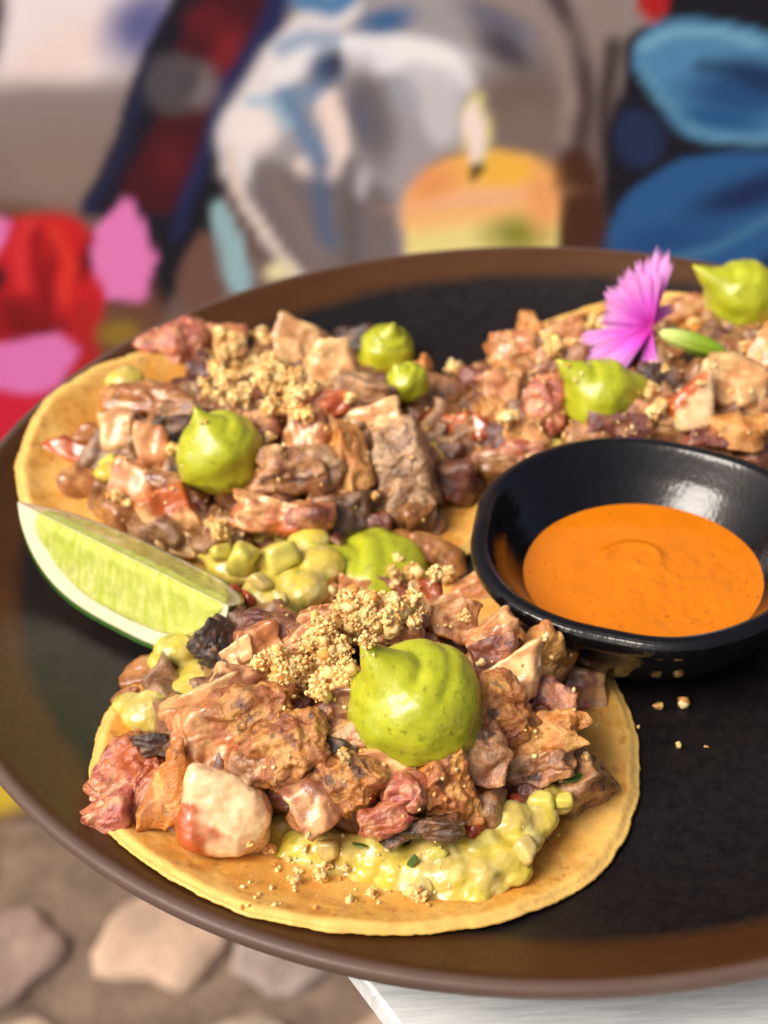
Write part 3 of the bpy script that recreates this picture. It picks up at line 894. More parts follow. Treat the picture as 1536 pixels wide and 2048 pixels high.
def tortilla(cx, cy, R, seed, parent, label, zl=0.0, lift=()):
    r = np.random.default_rng(seed); s0 = r.uniform(0, 80)
    nr, nt_ = 70, 420
    th = np.linspace(0, 2*np.pi, nt_, endpoint=False)
    ring = np.stack([np.cos(th), np.sin(th), np.zeros(nt_)], 1)
    Rt = R*(1+.012*fbm(ring*1.3+s0, 2))+.06*fbm(ring*5+s0, 4)+.012*noise(ring*70+s0)
    rr = np.concatenate([np.linspace(.003, .86, nr-22), np.linspace(.87, 1, 22)])
    def sheet(top):
        Rg = rr[:, None]*Rt[None]
        x = cx+Rg*np.cos(th); y = cy+Rg*np.sin(th)
        P = np.stack([x.ravel(), y.ravel(), np.zeros(x.size)], 1)
        e_ = np.repeat(rr, nt_)
        base = plate_z(P[:, 0], P[:, 1])+.03+zl
        for (ang, wd, hh) in lift:
            tt = np.tile(np.degrees(th), nr); dt = (tt-ang+180) % 360-180
            base = base+hh*np.exp(-(dt/wd)**2)*sstep(.45, 1.0, e_)
        base = base+.035*fbm(P*.55+s0, 2)*sstep(.3, 1, e_)+.02
        base = np.maximum(base, plate_z(P[:, 0], P[:, 1])+.015)
        if top:
            tk = .17*(1-.6*sstep(.96, 1.0, e_))
            tk = tk+.02*sstep(.90, .955, e_)*sstep(1.0, .97, e_)        # the puffed edge
            P[:, 2] = base+tk+.012*fbm(P*1.6+s0, 3)+.008*fbm(P*6+s0, 2)
        else:
            P[:, 2] = base
        return P, e_
    T_, e_ = sheet(True); B_, _ = sheet(False)
    # side bulge ring
    mid = (T_[-nt_:]+B_[-nt_:])/2
    outw = np.stack([np.cos(th), np.sin(th), np.zeros(nt_)], 1)
    mid = mid+outw*(.035+.02*noise(ring*60+s0)[:, None])
    V = np.concatenate([T_, mid, B_[::-1].reshape(nr, nt_, 3)[:, ::-1].reshape(-1, 3) if False else B_])
    F1 = grid_faces(nr, nt_, True)
    nT = nr*nt_
    a_ = nT-nt_+np.arange(nt_); b_ = nT+np.arange(nt_); c_ = nT+nt_+nT-nt_+np.arange(nt_)
    q = np.roll(np.arange(nt_), -1)
    S1 = np.stack([a_, a_[q], b_[q], b_], 1); S2 = np.stack([b_, b_[q], c_[q], c_], 1)
    F2 = grid_faces(nr, nt_, True)[:, ::-1]+nT+nt_
    F = np.concatenate([F1, S1, S2, F2])[:, ::-1]
    n1 = sstep(-.4, .5, fbm(T_*.8+s0, 3))[:, None]; n2 = sstep(.0, .6, fbm(T_*2.6+s0+9, 3))[:, None]
    C = lin((236, 186, 98))*(1-n1)+lin((222, 162, 72))*n1
    C = C*(1-.35*n2)+lin((240, 202, 130))*.35*n2
    toast = sstep(.38, .6, fbm(T_*1.3+s0+60, 3))[:, None]*.55
    C = C*(1-toast)+lin((196, 124, 52))*toast
    spots = sstep(.5, .66, fbm(T_*3.1+s0+160, 3))[:, None]*.6
    C = C*(1-spots)+lin((176, 104, 44))*spots
    oil = sstep(.62, .8, e_)*sstep(.95, .86, e_)*sstep(-.3, .3, fbm(T_*.5+s0+30, 2))
    C = C*(1-.55*oil[:, None])+lin((204, 134, 44))*.55*oil[:, None]
    ed = sstep(.945, .975, e_+.012*fbm(T_*3+s0, 2))[:, None]
    C = C*(1-ed)+lin((242, 196, 108))*ed
    fl = noise(T_*11+s0+3) > .68
    C[fl] = C[fl]*.72
    Cs = np.tile(lin((236, 188, 96)), (nt_, 1))*(1+.12*noise(ring*30)[:, None])
    Cb = np.tile(lin((222, 166, 80)), (nT, 1))
    mesh_obj('tortilla', V, F, M_TORT, parent=parent, at=(cx, cy, .3), colr=np.concatenate([C, Cs, Cb]), label=label)
    return V, F, T_

def guacamole(blobs, parent, seed, voxel=.055, name='guacamole', label='pale yellow green guacamole spread under the meat'):
    V, F = remesh_blobs(blobs, voxel)
    N = vnormals(V, F)
    V = V+N*(.035*fbm(V*2.6+seed, 3)+.01*fbm(V*9+seed, 2))[:, None]
    n1 = sstep(-.4, .4, fbm(V*1.1+seed+4, 3))[:, None]; n2 = sstep(.15, .5, fbm(V*2.8+seed+14, 2))[:, None]
    C = lin((210, 188, 72))*(1-n1)+lin((202, 178, 96))*n1
    C = C*(1-.6*n2)+lin((226, 214, 140))*.6*n2
    n3 = sstep(.5, .62, fbm(V*2.3+seed+44, 2))[:, None]
    C = C*(1-.6*n3)+lin((150, 150, 50))*.6*n3
    mesh_obj(name, V, F, M_GUAC, parent=parent, at=V.mean(0), colr=C, label=label)
    return V, F
def dice(c, s, kind, seed, parent):
    r = np.random.default_rng(seed)
    colr_ = {'tomato': (160, 66, 34), 'onion': (208, 186, 112), 'avocado': (208, 196, 92), 'herb': (60, 96, 34)}[kind]
    nm = {'tomato': 'tomato_dice', 'onion': 'onion_dice', 'avocado': 'avocado_dice', 'herb': 'herb_leaf'}[kind]
    D, F = ico(3)
    sz = np.array([1, .8, .7]) if kind != 'herb' else np.array([1, .5, .12])
    N = np.array([[1, 0, 0], [-1, 0, 0], [0, 1, 0], [0, -1, 0], [0, 0, 1], [0, 0, -1.]])+r.normal(0, .15, (6, 3)); N /= np.linalg.norm(N, axis=1)[:, None]
    rad = (np.maximum(D@N.T, 0)**6).sum(1)**(-1/6)*(1+.10*fbm(D*1.3+seed, 2))
    V = D*rad[:, None]*sz*s/2
    V = V@rot_axis(r.normal(size=3), r.uniform(0, 3)).T+np.asarray(c)
    C = np.tile(lin(colr_), (len(V), 1))*(1+.15*fbm(V*3+seed, 2))[:, None]
    mesh_obj(nm, V, F, M_DICE, parent=parent, at=c, colr=C)
    return V, F

# ---- mound: where a photo ray meets the heap of meat
class Mound:
    def __init__(s, cx, cy, rx, ry, h, z0=.35, pw=.62): s.c = (cx, cy); s.rx, s.ry, s.h, s.z0, s.pw = rx, ry, h, z0, pw
    def z(s, x, y):
        q = np.clip(1-((x-s.c[0])/s.rx)**2-((y-s.c[1])/s.ry)**2, 0, 1)
        return plate_z(x, y)*.8+s.z0+s.h*q**s.pw
    def pick(s, u, v):
        d = ray(u, v); d = d/np.linalg.norm(d)
        t = np.linspace(14, 60, 1200)
        P = CAMPOS+d*t[:, None]
        f = P[:, 2]-s.z(P[:, 0], P[:, 1])
        k = np.argmax(f < 0)
        return P[k], d
def place(md, soup, items, parent, level, seed0):
    for i, it in enumerate(items):
        u, v, w, h, rot, kind = it[:6]
        o = it[6] if len(it) > 6 else {}
        P, d = md.pick(u, v)
        k = cmpx(P)
        size = (w*k, h*k, max(min(w, h)*k*.85, .35*(w+h)*k))
        c = P+d*(size[2]*.5-o.get('out', .16))
        sd = seed0+i
        if 'sk' in o: side_kind[sd] = o['sk']
        V, F = chunk(c, size, rot, kind, sd, o.get('lv', level), parent=parent, side=o.get('side'), tilt=o.get('tilt', 12), bend=o.get('bend', 0))
        soup.add(V, F)
def fillers(md, soup, n, parent, seed, kinds, inset=.45, smin=.55, smax=1.1, level=4, keep=None):
    r = np.random.default_rng(seed)
    ga = math.pi*(3-math.sqrt(5))
    for i in range(n):
        q = math.sqrt((i+.5)/n)*.97; a_ = i*ga
        x = md.c[0]+md.rx*q*math.cos(a_)+r.normal(0, .12); y = md.c[1]+md.ry*q*math.sin(a_)+r.normal(0, .12)
        s = r.uniform(smin, smax)
        z = max(md.z(x, y)-inset-s*.35, plate_z(x, y)+.35+s*.3)
        if keep is not None and not keep(x, y): continue
        fr = np.array(Matrix.Rotation(r.uniform(0, 6.28), 3, Vector(r.normal(size=3))))
        V, F = chunk((x, y, z), s*r.uniform(.75, 1.35, 3), 0, kinds[r.integers(len(kinds))], seed+1000+i, level, parent=parent, frame=fr, tilt=40, gap_shade=.62)  # filler colour darkened: shade painted into the gaps between the upper chunks
        soup.add(V, F)

G = 'tacos on the dark plate'
# ================================================================ front taco
FT = (-.6, 20.45)
taco = props(empty('taco', (FT[0], FT[1], 0)), 'front open taco nearest the viewer, heaped with meat, crumbs and one large green sauce dollop', 'taco', G)
soup = Soup()
V, F, _ = tortilla(FT[0], FT[1], 5.5, 11, taco, None, lift=((95, 38, .35),))
soup.add(V, F)
md = Mound(-.75, 20.15, 4.75, 3.75, 2.55)
bl = [((FT[0], FT[1]-.2, .62), (4.0, 3.1, .42)), ((-3.9, 21.2, .8), (1.0, 1.4, .35))]
for (u, v, px, z) in [(530, 1690, 60, .55), (560, 1715, 70, .55), (610, 1740, 70, .55), (660, 1755, 70, .55), (720, 1765, 70, .55), (780, 1785, 70, .55), (850, 1795, 70, .6), (950, 1790, 80, .6), (1030, 1740, 80, .65), (560, 1650, 80, .7), (600, 1690, 85, .7), (650, 1690, 95, .8), (700, 1700, 90, .8), (750, 1715, 100, .75), (800, 1730, 100, .72), (850, 1735, 115, .75), (905, 1745, 120, .75), (955, 1740, 110, .75), (1000, 1715, 100, .8), (1040, 1680, 95, .8), (1075, 1640, 90, .85), (1110, 1600, 80, .8), (1135, 1575, 70, .75), (1080, 1590, 80, .95), (1020, 1640, 100, 1.0), (960, 1690, 100, .9), (870, 1700, 110, .9), (760, 1690, 90, .9), (990, 1770, 60, .6), (900, 1790, 70, .6), (820, 1775, 60, .6), (700, 1745, 50, .6),
                      (300, 1425, 120, .85), (260, 1410, 70, .8), (350, 1430, 90, .9), (350, 1300, 90, 1.0), (330, 1320, 70, .8), (440, 1262, 60, 1.0), (470, 1240, 80, 1.1), (560, 1240, 70, 1.1)]:
    c = hit(u, v, z); r_ = px*.5*cmpx(c)
    bl.append((c, (r_, r_*.9, r_*.62)))
V, F = guacamole(bl, taco, 3, .05)
soup.add(V, F)
front = [
    (275, 1580, 175, 165, 50, 'red', {'out': .35, 'side': (.9, .1, .2), 'lv': 6}),
    (215, 1640, 95, 80, 30, 'red', {'out': .3}),
    (350, 1570, 85, 140, -28, 'skin', {'out': .3}),
    (312, 1488, 95, 40, 0, 'dark', {'out': .3}),
    (452, 1628, 195, 165, -10, 'cream', {'out': .3, 'side': (-.8, -.62, .25), 'lv': 6, 'tilt': 4}),
    (425, 1455, 180, 120, 12, 'pink', {'out': .35, 'lv': 6}),
    (500, 1420, 190, 90, 15, 'crust', {'out': .45}),
    (430, 1395, 110, 70, 25, 'pale', {'out': .3}),
    (575, 1500, 180, 135, 18, 'crust', {'out': .4, 'lv': 6}),
    (500, 1540, 90, 70, 0, 'brown', {'out': .2}),
    (325, 1360, 150, 85, 22, 'smooth', {'out': .2}),
    (252, 1392, 60, 26, 25, 'darkred', {'out': .1}),
    (432, 1292, 95, 95, 30, 'dark', {'out': .2}),
    (545, 1268, 120, 70, -10, 'darkred', {'out': .3}),
    (515, 1290, 90, 80, 15, 'pink', {'out': .35}),
    (475, 1308, 60, 45, 30, 'pale', {'out': .35}),
    (470, 1368, 100, 70, -20, 'purple', {'out': .4}),
    (620, 1290, 130, 80, 5, 'brown', {'out': .1}),
    (640, 1595, 120, 120, -55, 'purple', {'out': .2}),
    (700, 1560, 110, 120, 40, 'crust', {'out': .35, 'lv': 6}),
    (775, 1530, 130, 80, 0, 'pale', {'out': .1}),
    (810, 1590, 90, 80, 20, 'red', {'out': .4}),
    (775, 1640, 110, 60, 15, 'red', {'out': .35}),
    (893, 1570, 105, 150, 8, 'crust', {'out': .35, 'lv': 6}),
    (835, 1655, 170, 46, 5, 'dark', {'out': .2, 'lv': 6}),
    (1025, 1360, 110, 88, 28, 'pale', {'out': .4, 'tilt': 6, 'lv': 5}),
    (1085, 1325, 90, 110, -20, 'skin', {'out': .3}),
    (1060, 1280, 40, 90, 20, 'skin', {'out': .3}),
    (1162, 1392, 90, 120, 5, 'purple', {'out': .15, 'side': (0, -.9, .2)}),
    (1165, 1370, 60, 60, 5, 'pale', {'out': .3}),
    (1090, 1405, 90, 95, -35, 'darkred', {'out': .15}),
    (1085, 1462, 165, 70, 8, 'skin', {'out': .35, 'lv': 6}),
    (990, 1430, 115, 140, 25, 'crust', {'out': .3, 'lv': 6}),
    (960, 1510, 110, 100, 0, 'brown', {'out': .25}),
    (1080, 1530, 150, 65, 15, 'brown', {'out': .1, 'lv': 6}),
    (1120, 1545, 70, 40, 10, 'dark', {'out': .0}),
    (985, 1275, 115, 60, 25, 'pink', {'out': .45, 'lv': 6, 'bend': .2}),
    (985, 1315, 80, 70, 10, 'darkred', {'out': .35}),
    (900, 1235, 95, 80, -10, 'brown', {'out': .3}),
    (850, 1215, 65, 95, 8, 'pale', {'out': .35, 'side': (.6, .7, .2)}),
    (785, 1182, 80, 50, -10, 'darkred', {'out': .3}),
    (715, 1200, 75, 90, -15, 'pink', {'out': .25}),
    (940, 1180, 100, 50, 20, 'pink', {'out': .3, 'bend': .25}),
    (965, 1170, 45, 30, 20, 'pink', {'out': .35}),
    (640, 1245, 90, 60, 10, 'pink', {'out': .15}),
    (700, 1250, 120, 80, 10, 'brown', {'out': .1}),
    (780, 1250, 120, 80, 10, 'brown', {'out': .0}),
    (690, 1410, 95, 80, 0, 'purple', {'out': .05}),
    (640, 1440, 80, 60, 30, 'darkred', {'out': .0}),
    (690, 1475, 90, 55, 10, 'brown', {'out': .1}),
    (690, 1510, 90, 60, -10, 'dark', {'out': .0}),
    (560, 1350, 120, 70, 10, 'brown', {'out': .1}),
    (1060, 1590, 60, 40, 0, 'darkred', {'out': -.1}),
]
place(md, soup, front, taco, 5, 100)
FILL = ['brown', 'brown', 'darkred', 'pink', 'crust', 'brown', 'grey', 'smooth', 'darkred']
fillers(md, soup, 85, taco, 500, FILL, inset=.55, keep=lambda x, y: project((x, y, 1.0))[1] < 1660)
dP, dd = md.pick(834, 1440)
dc = dP+dd*.4+np.array([0, 0, .45])
k_ = cmpx(dc)
V, F = dollop(dc, 134*k_, -.42*RIGHT+.72*np.array([0, 0, 1])+.0*FWD, .72, 5, taco, 6, .88, label='large dollop of green sauce with a small peak', tipw=.62)
AV = [(dc, 140*k_)]
soup.add(V, F)
for (u, v, px, kd) in [(955, 1645, 75, 'tomato'), (1035, 1600, 28, 'tomato'), (825, 1722, 26, 'herb'), (1150, 1555, 40, 'herb'), (1050, 1700, 46, 'onion'), (900, 1770, 32, 'onion'), (660, 1700, 40, 'onion'), (1085, 1600, 50, 'avocado'), (1130, 1600, 34, 'avocado'), (720, 1690, 30, 'herb'), (300, 1415, 40, 'onion'), (640, 1650, 40, 'avocado'), (870, 1705, 40, 'avocado'), (850, 1770, 36, 'onion'), (690, 1350, 22, 'herb')]:
    t_ = soup.tree() if False else None
    z_ = 1.05 if kd != 'herb' else 1.12
    c = hit(u, v, z_ if v < 1740 else .78)
    Vd, Fd = dice(c, px*cmpx(c), kd, int(u+v), taco)
tree = soup.tree()
topping(tree, [[(600, 1200), (650, 1175), (700, 1190), (800, 1225), (850, 1200), (860, 1235), (790, 1270), (760, 1275), (725, 1310), (705, 1370), (640, 1395), (560, 1400), (535, 1350), (520, 1330), (600, 1300), (625, 1250)],
               [(765, 1130), (810, 1125), (830, 1165), (780, 1180)], [(850, 1150), (925, 1155), (915, 1175), (860, 1170)], [(560, 1330), (690, 1330), (680, 1390), (570, 1400)], [(740, 1190), (830, 1220), (800, 1270), (700, 1260)]],
        [62, 5, 4, 22, 18], [(930, 1240, 34), (690, 1518, 36), (728, 1500, 30), (838, 1795, 52), (640, 1760, 46), (590, 1765, 40), (540, 1705, 34), (655, 1735, 26), (690, 1740, 24), (600, 1745, 18), (1090, 1278, 22), (985, 1165, 16), (745, 1790, 28), (500, 1690, 16), (700, 1800, 20), (575, 1720, 16), (610, 1700, 22), (515, 1328, 30), (960, 1330, 18), (1170, 1515, 22)],
        [(520, 1200, 1180, 1700, 70), (480, 900, 1680, 1820, 60), (560, 900, 1150, 1420, 130)], taco, 900, avoid=AV)

# ================================================================ left taco
LT = (-3.05, 30.3)
taco2 = props(empty('taco', (LT[0], LT[1], 0)), 'back left open taco touching the lime wedge, topped with green sauce and crumbs', 'taco', G)
soup = Soup()
V, F, _ = tortilla(LT[0], LT[1], 6.15, 12, taco2, None, lift=((165, 50, .1),))
soup.add(V, F)
md = Mound(-2.55, 30.6, 5.1, 4.4, 2.2)
bl = [((LT[0]+.6, LT[1]-.2, .75), (4.2, 3.6, .45))]
for (u, v, px, z) in [(470, 1130, 120, .8), (540, 1190, 130, .75), (600, 1180, 120, .8), (560, 1230, 90, .7), (640, 1130, 110, .9), (430, 1100, 80, .9), (500, 1220, 80, .7), (560, 1120, 100, 1.0), (215, 945, 60, 1.5), (250, 760, 80, 1.6), (620, 1080, 90, 1.0), (230, 850, 60, 1.4)]:
    c = hit(u, v, z); r_ = px*.5*cmpx(c)
    bl.append((c, (r_, r_*.9, r_*.6)))
V, F = guacamole(bl, taco2, 23, .07)
soup.add(V, F)
left = [
    (352, 712, 120, 115, 10, 'red', {'out': .4, 'lv': 5}),
    (440, 690, 90, 80, 0, 'pink', {'out': .3}),
    (290, 795, 165, 60, -8, 'smooth', {'out': .35, 'lv': 5}),
    (345, 830, 90, 50, -10, 'brown', {'out': .2}),
    (238, 862, 75, 95, 0, 'pale', {'out': .2}),
    (160, 915, 125, 70, -25, 'glaze', {'out': .5}),
    (195, 875, 80, 60, -30, 'smooth', {'out': .5}),
    (312, 905, 60, 95, 5, 'pink', {'out': .3}),
    (345, 862, 75, 60, 0, 'dark', {'out': .2}),
    (335, 965, 70, 40, 0, 'purple', {'out': .2}),
    (345, 1035, 115, 130, 30, 'pale', {'out': .3, 'side': (.5, .6, .4), 'lv': 5}),
    (265, 985, 95, 120, -15, 'pink', {'out': .2}),
    (165, 975, 110, 80, -35, 'smooth', {'out': .4}),
    (375, 1090, 90, 50, -20, 'pale', {'out': .15}),
    (560, 1035, 200, 85, -10, 'pink', {'out': .35, 'side': (.8, -.3, .4), 'lv': 6}),
    (620, 1050, 100, 75, -10, 'darkred', {'out': .38}),
    (580, 945, 130, 88, -4, 'brown', {'out': .4, 'lv': 5}),
    (620, 870, 110, 110, 20, 'pink', {'out': .35, 'lv': 5}),
    (690, 925, 85, 145, 12, 'skin', {'out': .3, 'lv': 5}),
    (640, 940, 110, 90, 0, 'grey', {'out': .3}),
    (805, 935, 120, 180, 12, 'grey', {'out': .3, 'lv': 6}),
    (815, 1010, 90, 100, -10, 'grey', {'out': .25, 'lv': 5}),
    (757, 838, 100, 62, 12, 'pale', {'out': .4, 'lv': 5}),
    (600, 680, 105, 75, -12, 'pale', {'out': .5, 'lv': 5}),
    (575, 700, 60, 60, 10, 'pale', {'out': .4}),
    (665, 740, 105, 85, 10, 'pale', {'out': .4}),
    (722, 785, 100, 58, -12, 'grey', {'out': .35}),
    (650, 810, 110, 60, 10, 'glaze', {'out': .2}),
    (705, 680, 85, 50, 15, 'dark', {'out': .3}),
    (850, 760, 45, 95, 10, 'skin', {'out': .15}),
    (540, 700, 80, 50, 0, 'brown', {'out': .2}),
    (560, 780, 90, 70, 0, 'darkred', {'out': .2}),
    (520, 850, 80, 60, 0, 'purple', {'out': .1}),
    (870, 1118, 135, 80, -28, 'smooth', {'out': .15, 'lv': 5}),
    (740, 1085, 210, 60, -6, 'smooth', {'out': .2, 'bend': .12}),
    (700, 1030, 90, 80, 20, 'dark', {'out': .1}),
    (760, 1050, 60, 50, 0, 'darkred', {'out': .1}),
    (860, 1050, 50, 60, 0, 'brown', {'out': .1}),
    (455, 1085, 90, 60, 0, 'brown', {'out': .1}),
    (420, 880, 80, 100, 0, 'dark', {'out': -.1}),
]
place(md, soup, left, taco2, 4, 300)
fillers(md, soup, 85, taco2, 1500, FILL, inset=.4, smin=.6, smax=1.2)
for (u, v, px, kd) in [(485, 1118, 72, 'avocado'), (562, 1115, 66, 'avocado'), (440, 1105, 44, 'avocado'), (520, 1165, 40, 'onion'), (560, 1200, 40, 'onion'), (500, 1200, 30, 'tomato'), (225, 940, 50, 'avocado'), (470, 1180, 26, 'tomato')]:
    c = hit(u, v, 1.25)
    Vd, Fd = dice(c, px*cmpx(c), kd, int(u+v), taco2)
AV = []
def dol(md, u, v, px, tip, th, seed, par, up=.25, squash=.9, lab=None, lobes=(), tw=.5, deep=.3, lv=5):
    P, d = md.pick(u, v)
    c = P+d*deep+np.array([0, 0, up]); k = cmpx(c)
    AV.append((c, px*.53*k))
    V, F = dollop(c, px*.5*k, tip[0]*RIGHT+tip[1]*np.array([0, 0, 1])-tip[2]*FWD, th, seed, par, lv, squash, label=lab, lobes=lobes, tipw=tw)
    return V, F
for a_ in [(444, 925, 172, (-.3, .85, .1), .45, 31, taco2, .3, 1.0, 'round green sauce dollop with a peak, left of centre'),
           (775, 722, 108, (.25, .9, .2), .35, 32, taco2, .4, .9, 'upper lobe of curled green sauce dollop'),
           (815, 785, 88, (-.4, .8, 0), .15, 33, taco2, .3, .9, 'small lower lobe of green sauce'),
           (748, 1150, 215, (-.75, .55, .1), .75, 34, taco2, .2, .55, 'flattened green sauce dollop behind the front taco')]:
    u, v, px, tip, th, sd, par, up, sq, lab = a_
    V, F = dol(md, u, v, px, tip, th, sd, par, up, sq, lab)
    soup.add(V, F)
tree = soup.tree()
topping(tree, [[(385, 790), (430, 740), (470, 710), (560, 715), (610, 760), (600, 830), (560, 850), (520, 820), (440, 815)], [(415, 670), (480, 655), (500, 700), (440, 720)], [(500, 680), (540, 670), (545, 710), (505, 715)], [(400, 1040), (450, 1050), (470, 1090), (420, 1090)], [(590, 770), (640, 800), (620, 850), (570, 840)]],
        [60, 10, 5, 5, 8], [(345, 905, 34), (235, 1000, 34), (700, 800, 26), (540, 880, 26), (255, 1010, 24), (750, 995, 24)], [(240, 870, 660, 1080, 150), (380, 650, 700, 860, 80)], taco2, 910, avoid=AV)

# ================================================================ right taco
RTC = (7.55, 32.7)
AV = []
taco3 = props(empty('taco', (RTC[0], RTC[1], 0)), 'back right open taco behind the black bowl, with the pink flower lying on its meat', 'taco', G)
soup = Soup()
V, F, _ = tortilla(RTC[0], RTC[1], 5.4, 13, taco3, None)
soup.add(V, F)
md = Mound(7.1, 31.9, 5.9, 4.0, 1.9)
V, F = guacamole([((RTC[0], RTC[1]-.4, .7), (4.2, 3.5, .45)), (hit(1070, 915, .9), (.6, .5, .35)), (hit(1110, 905, .9), (.5, .5, .35))], taco3, 43, .09)
soup.add(V, F)
right = [
    (1030, 705, 100, 85, 15, 'pink', {'out': .4, 'lv': 5}), (1058, 648, 45, 55, 0, 'skin', {'out': .3}), (1135, 662, 85, 55, 20, 'pink', {'out': .3}),
    (1005, 785, 70, 85, 0, 'pink', {'out': .35}), (955, 762, 75, 55, 0, 'darkred', {'out': .2}), (985, 825, 60, 60, 10, 'skin', {'out': .2}),
    (900, 900, 100, 130, 12, 'pale', {'out': .1, 'side': (-.1, .9, .3), 'lv': 5}), (905, 845, 90, 50, 0, 'glaze', {'out': .12}), (975, 860, 60, 60, 0, 'glaze', {'out': .1}), (985, 935, 85, 70, -10, 'pink', {'out': .0}),
    (1050, 860, 80, 70, 10, 'crust', {'out': .3}), (1090, 815, 85, 115, 12, 'red', {'out': .4, 'lv': 5}), (1040, 905, 90, 50, 5, 'red', {'out': .2}),
    (1375, 822, 105, 80, 25, 'cream', {'out': .4, 'side': (-.4, .8, .2), 'lv': 5, 'tilt': 5}), (1470, 770, 130, 120, -15, 'pale', {'out': .35, 'lv': 5}), (1500, 790, 70, 50, 10, 'pale', {'out': .4}),
    (1480, 865, 140, 70, -8, 'skin', {'out': .25}), (1420, 880, 110, 45, 0, 'darkred', {'out': .1}), (1400, 625, 130, 65, -12, 'pink', {'out': .2}), (1440, 660, 80, 50, -30, 'brown', {'out': .25}),
    (1535, 705, 70, 85, -40, 'pink', {'out': .35}), (1230, 860, 150, 55, 0, 'darkred', {'out': .05}), (1180, 870, 90, 60, 10, 'brown', {'out': .1}), (1320, 760, 80, 55, 0, 'dark', {'out': .0}),
    (1190, 655, 60, 40, 0, 'dark', {'out': .2}), (1120, 720, 90, 60, 0, 'brown', {'out': .1}), (1330, 700, 90, 50, 0, 'brown', {'out': .1}), (1150, 700, 60, 50, 0, 'pale', {'out': .1}), (1300, 830, 80, 50, 0, 'brown', {'out': .1}),
    (1560, 800, 90, 80, 0, 'brown', {'out': .2}), (1230, 700, 90, 60, 0, 'brown', {'out': .0}), (1010, 740, 50, 40, 0, 'crust', {'out': .3}),
]
place(md, soup, right, taco3, 4, 700)
fillers(md, soup, 100, taco3, 2500, FILL, inset=.4, smin=.6, smax=1.2)
for a_ in [(1198, 808, 145, (-.75, .65, .1), .72, 41, taco3, .3, .95, 'green sauce dollop with a leaning peak under the flower', (((.9, .15, .1), .5),)),
           (1480, 622, 150, (-.82, .5, .1), .85, 42, taco3, .5, .95, 'green sauce dollop with a long leaning peak near the plate rim', ())]:
    u, v, px, tip, th, sd, par, up, sq, lab, lob = a_
    V, F = dol(md, u, v, px, tip, th, sd, par, up, sq, lab, lob, .8)
    soup.add(V, F)
tree = soup.tree()
topping(tree, [[(1075, 685), (1110, 675), (1120, 715), (1080, 720)], [(1290, 790), (1330, 770), (1340, 830), (1300, 840)], [(1160, 640), (1210, 630), (1220, 670), (1170, 670)], [(990, 850), (1030, 830), (1040, 870), (1000, 880)]],
        [5, 5, 5, 4], [(1145, 690, 26), (1400, 770, 20), (1330, 740, 20), (1490, 700, 30), (1385, 650, 26)], [(900, 1120, 640, 900, 90), (1120, 1536, 620, 880, 120)], taco3, 920, avoid=AV)

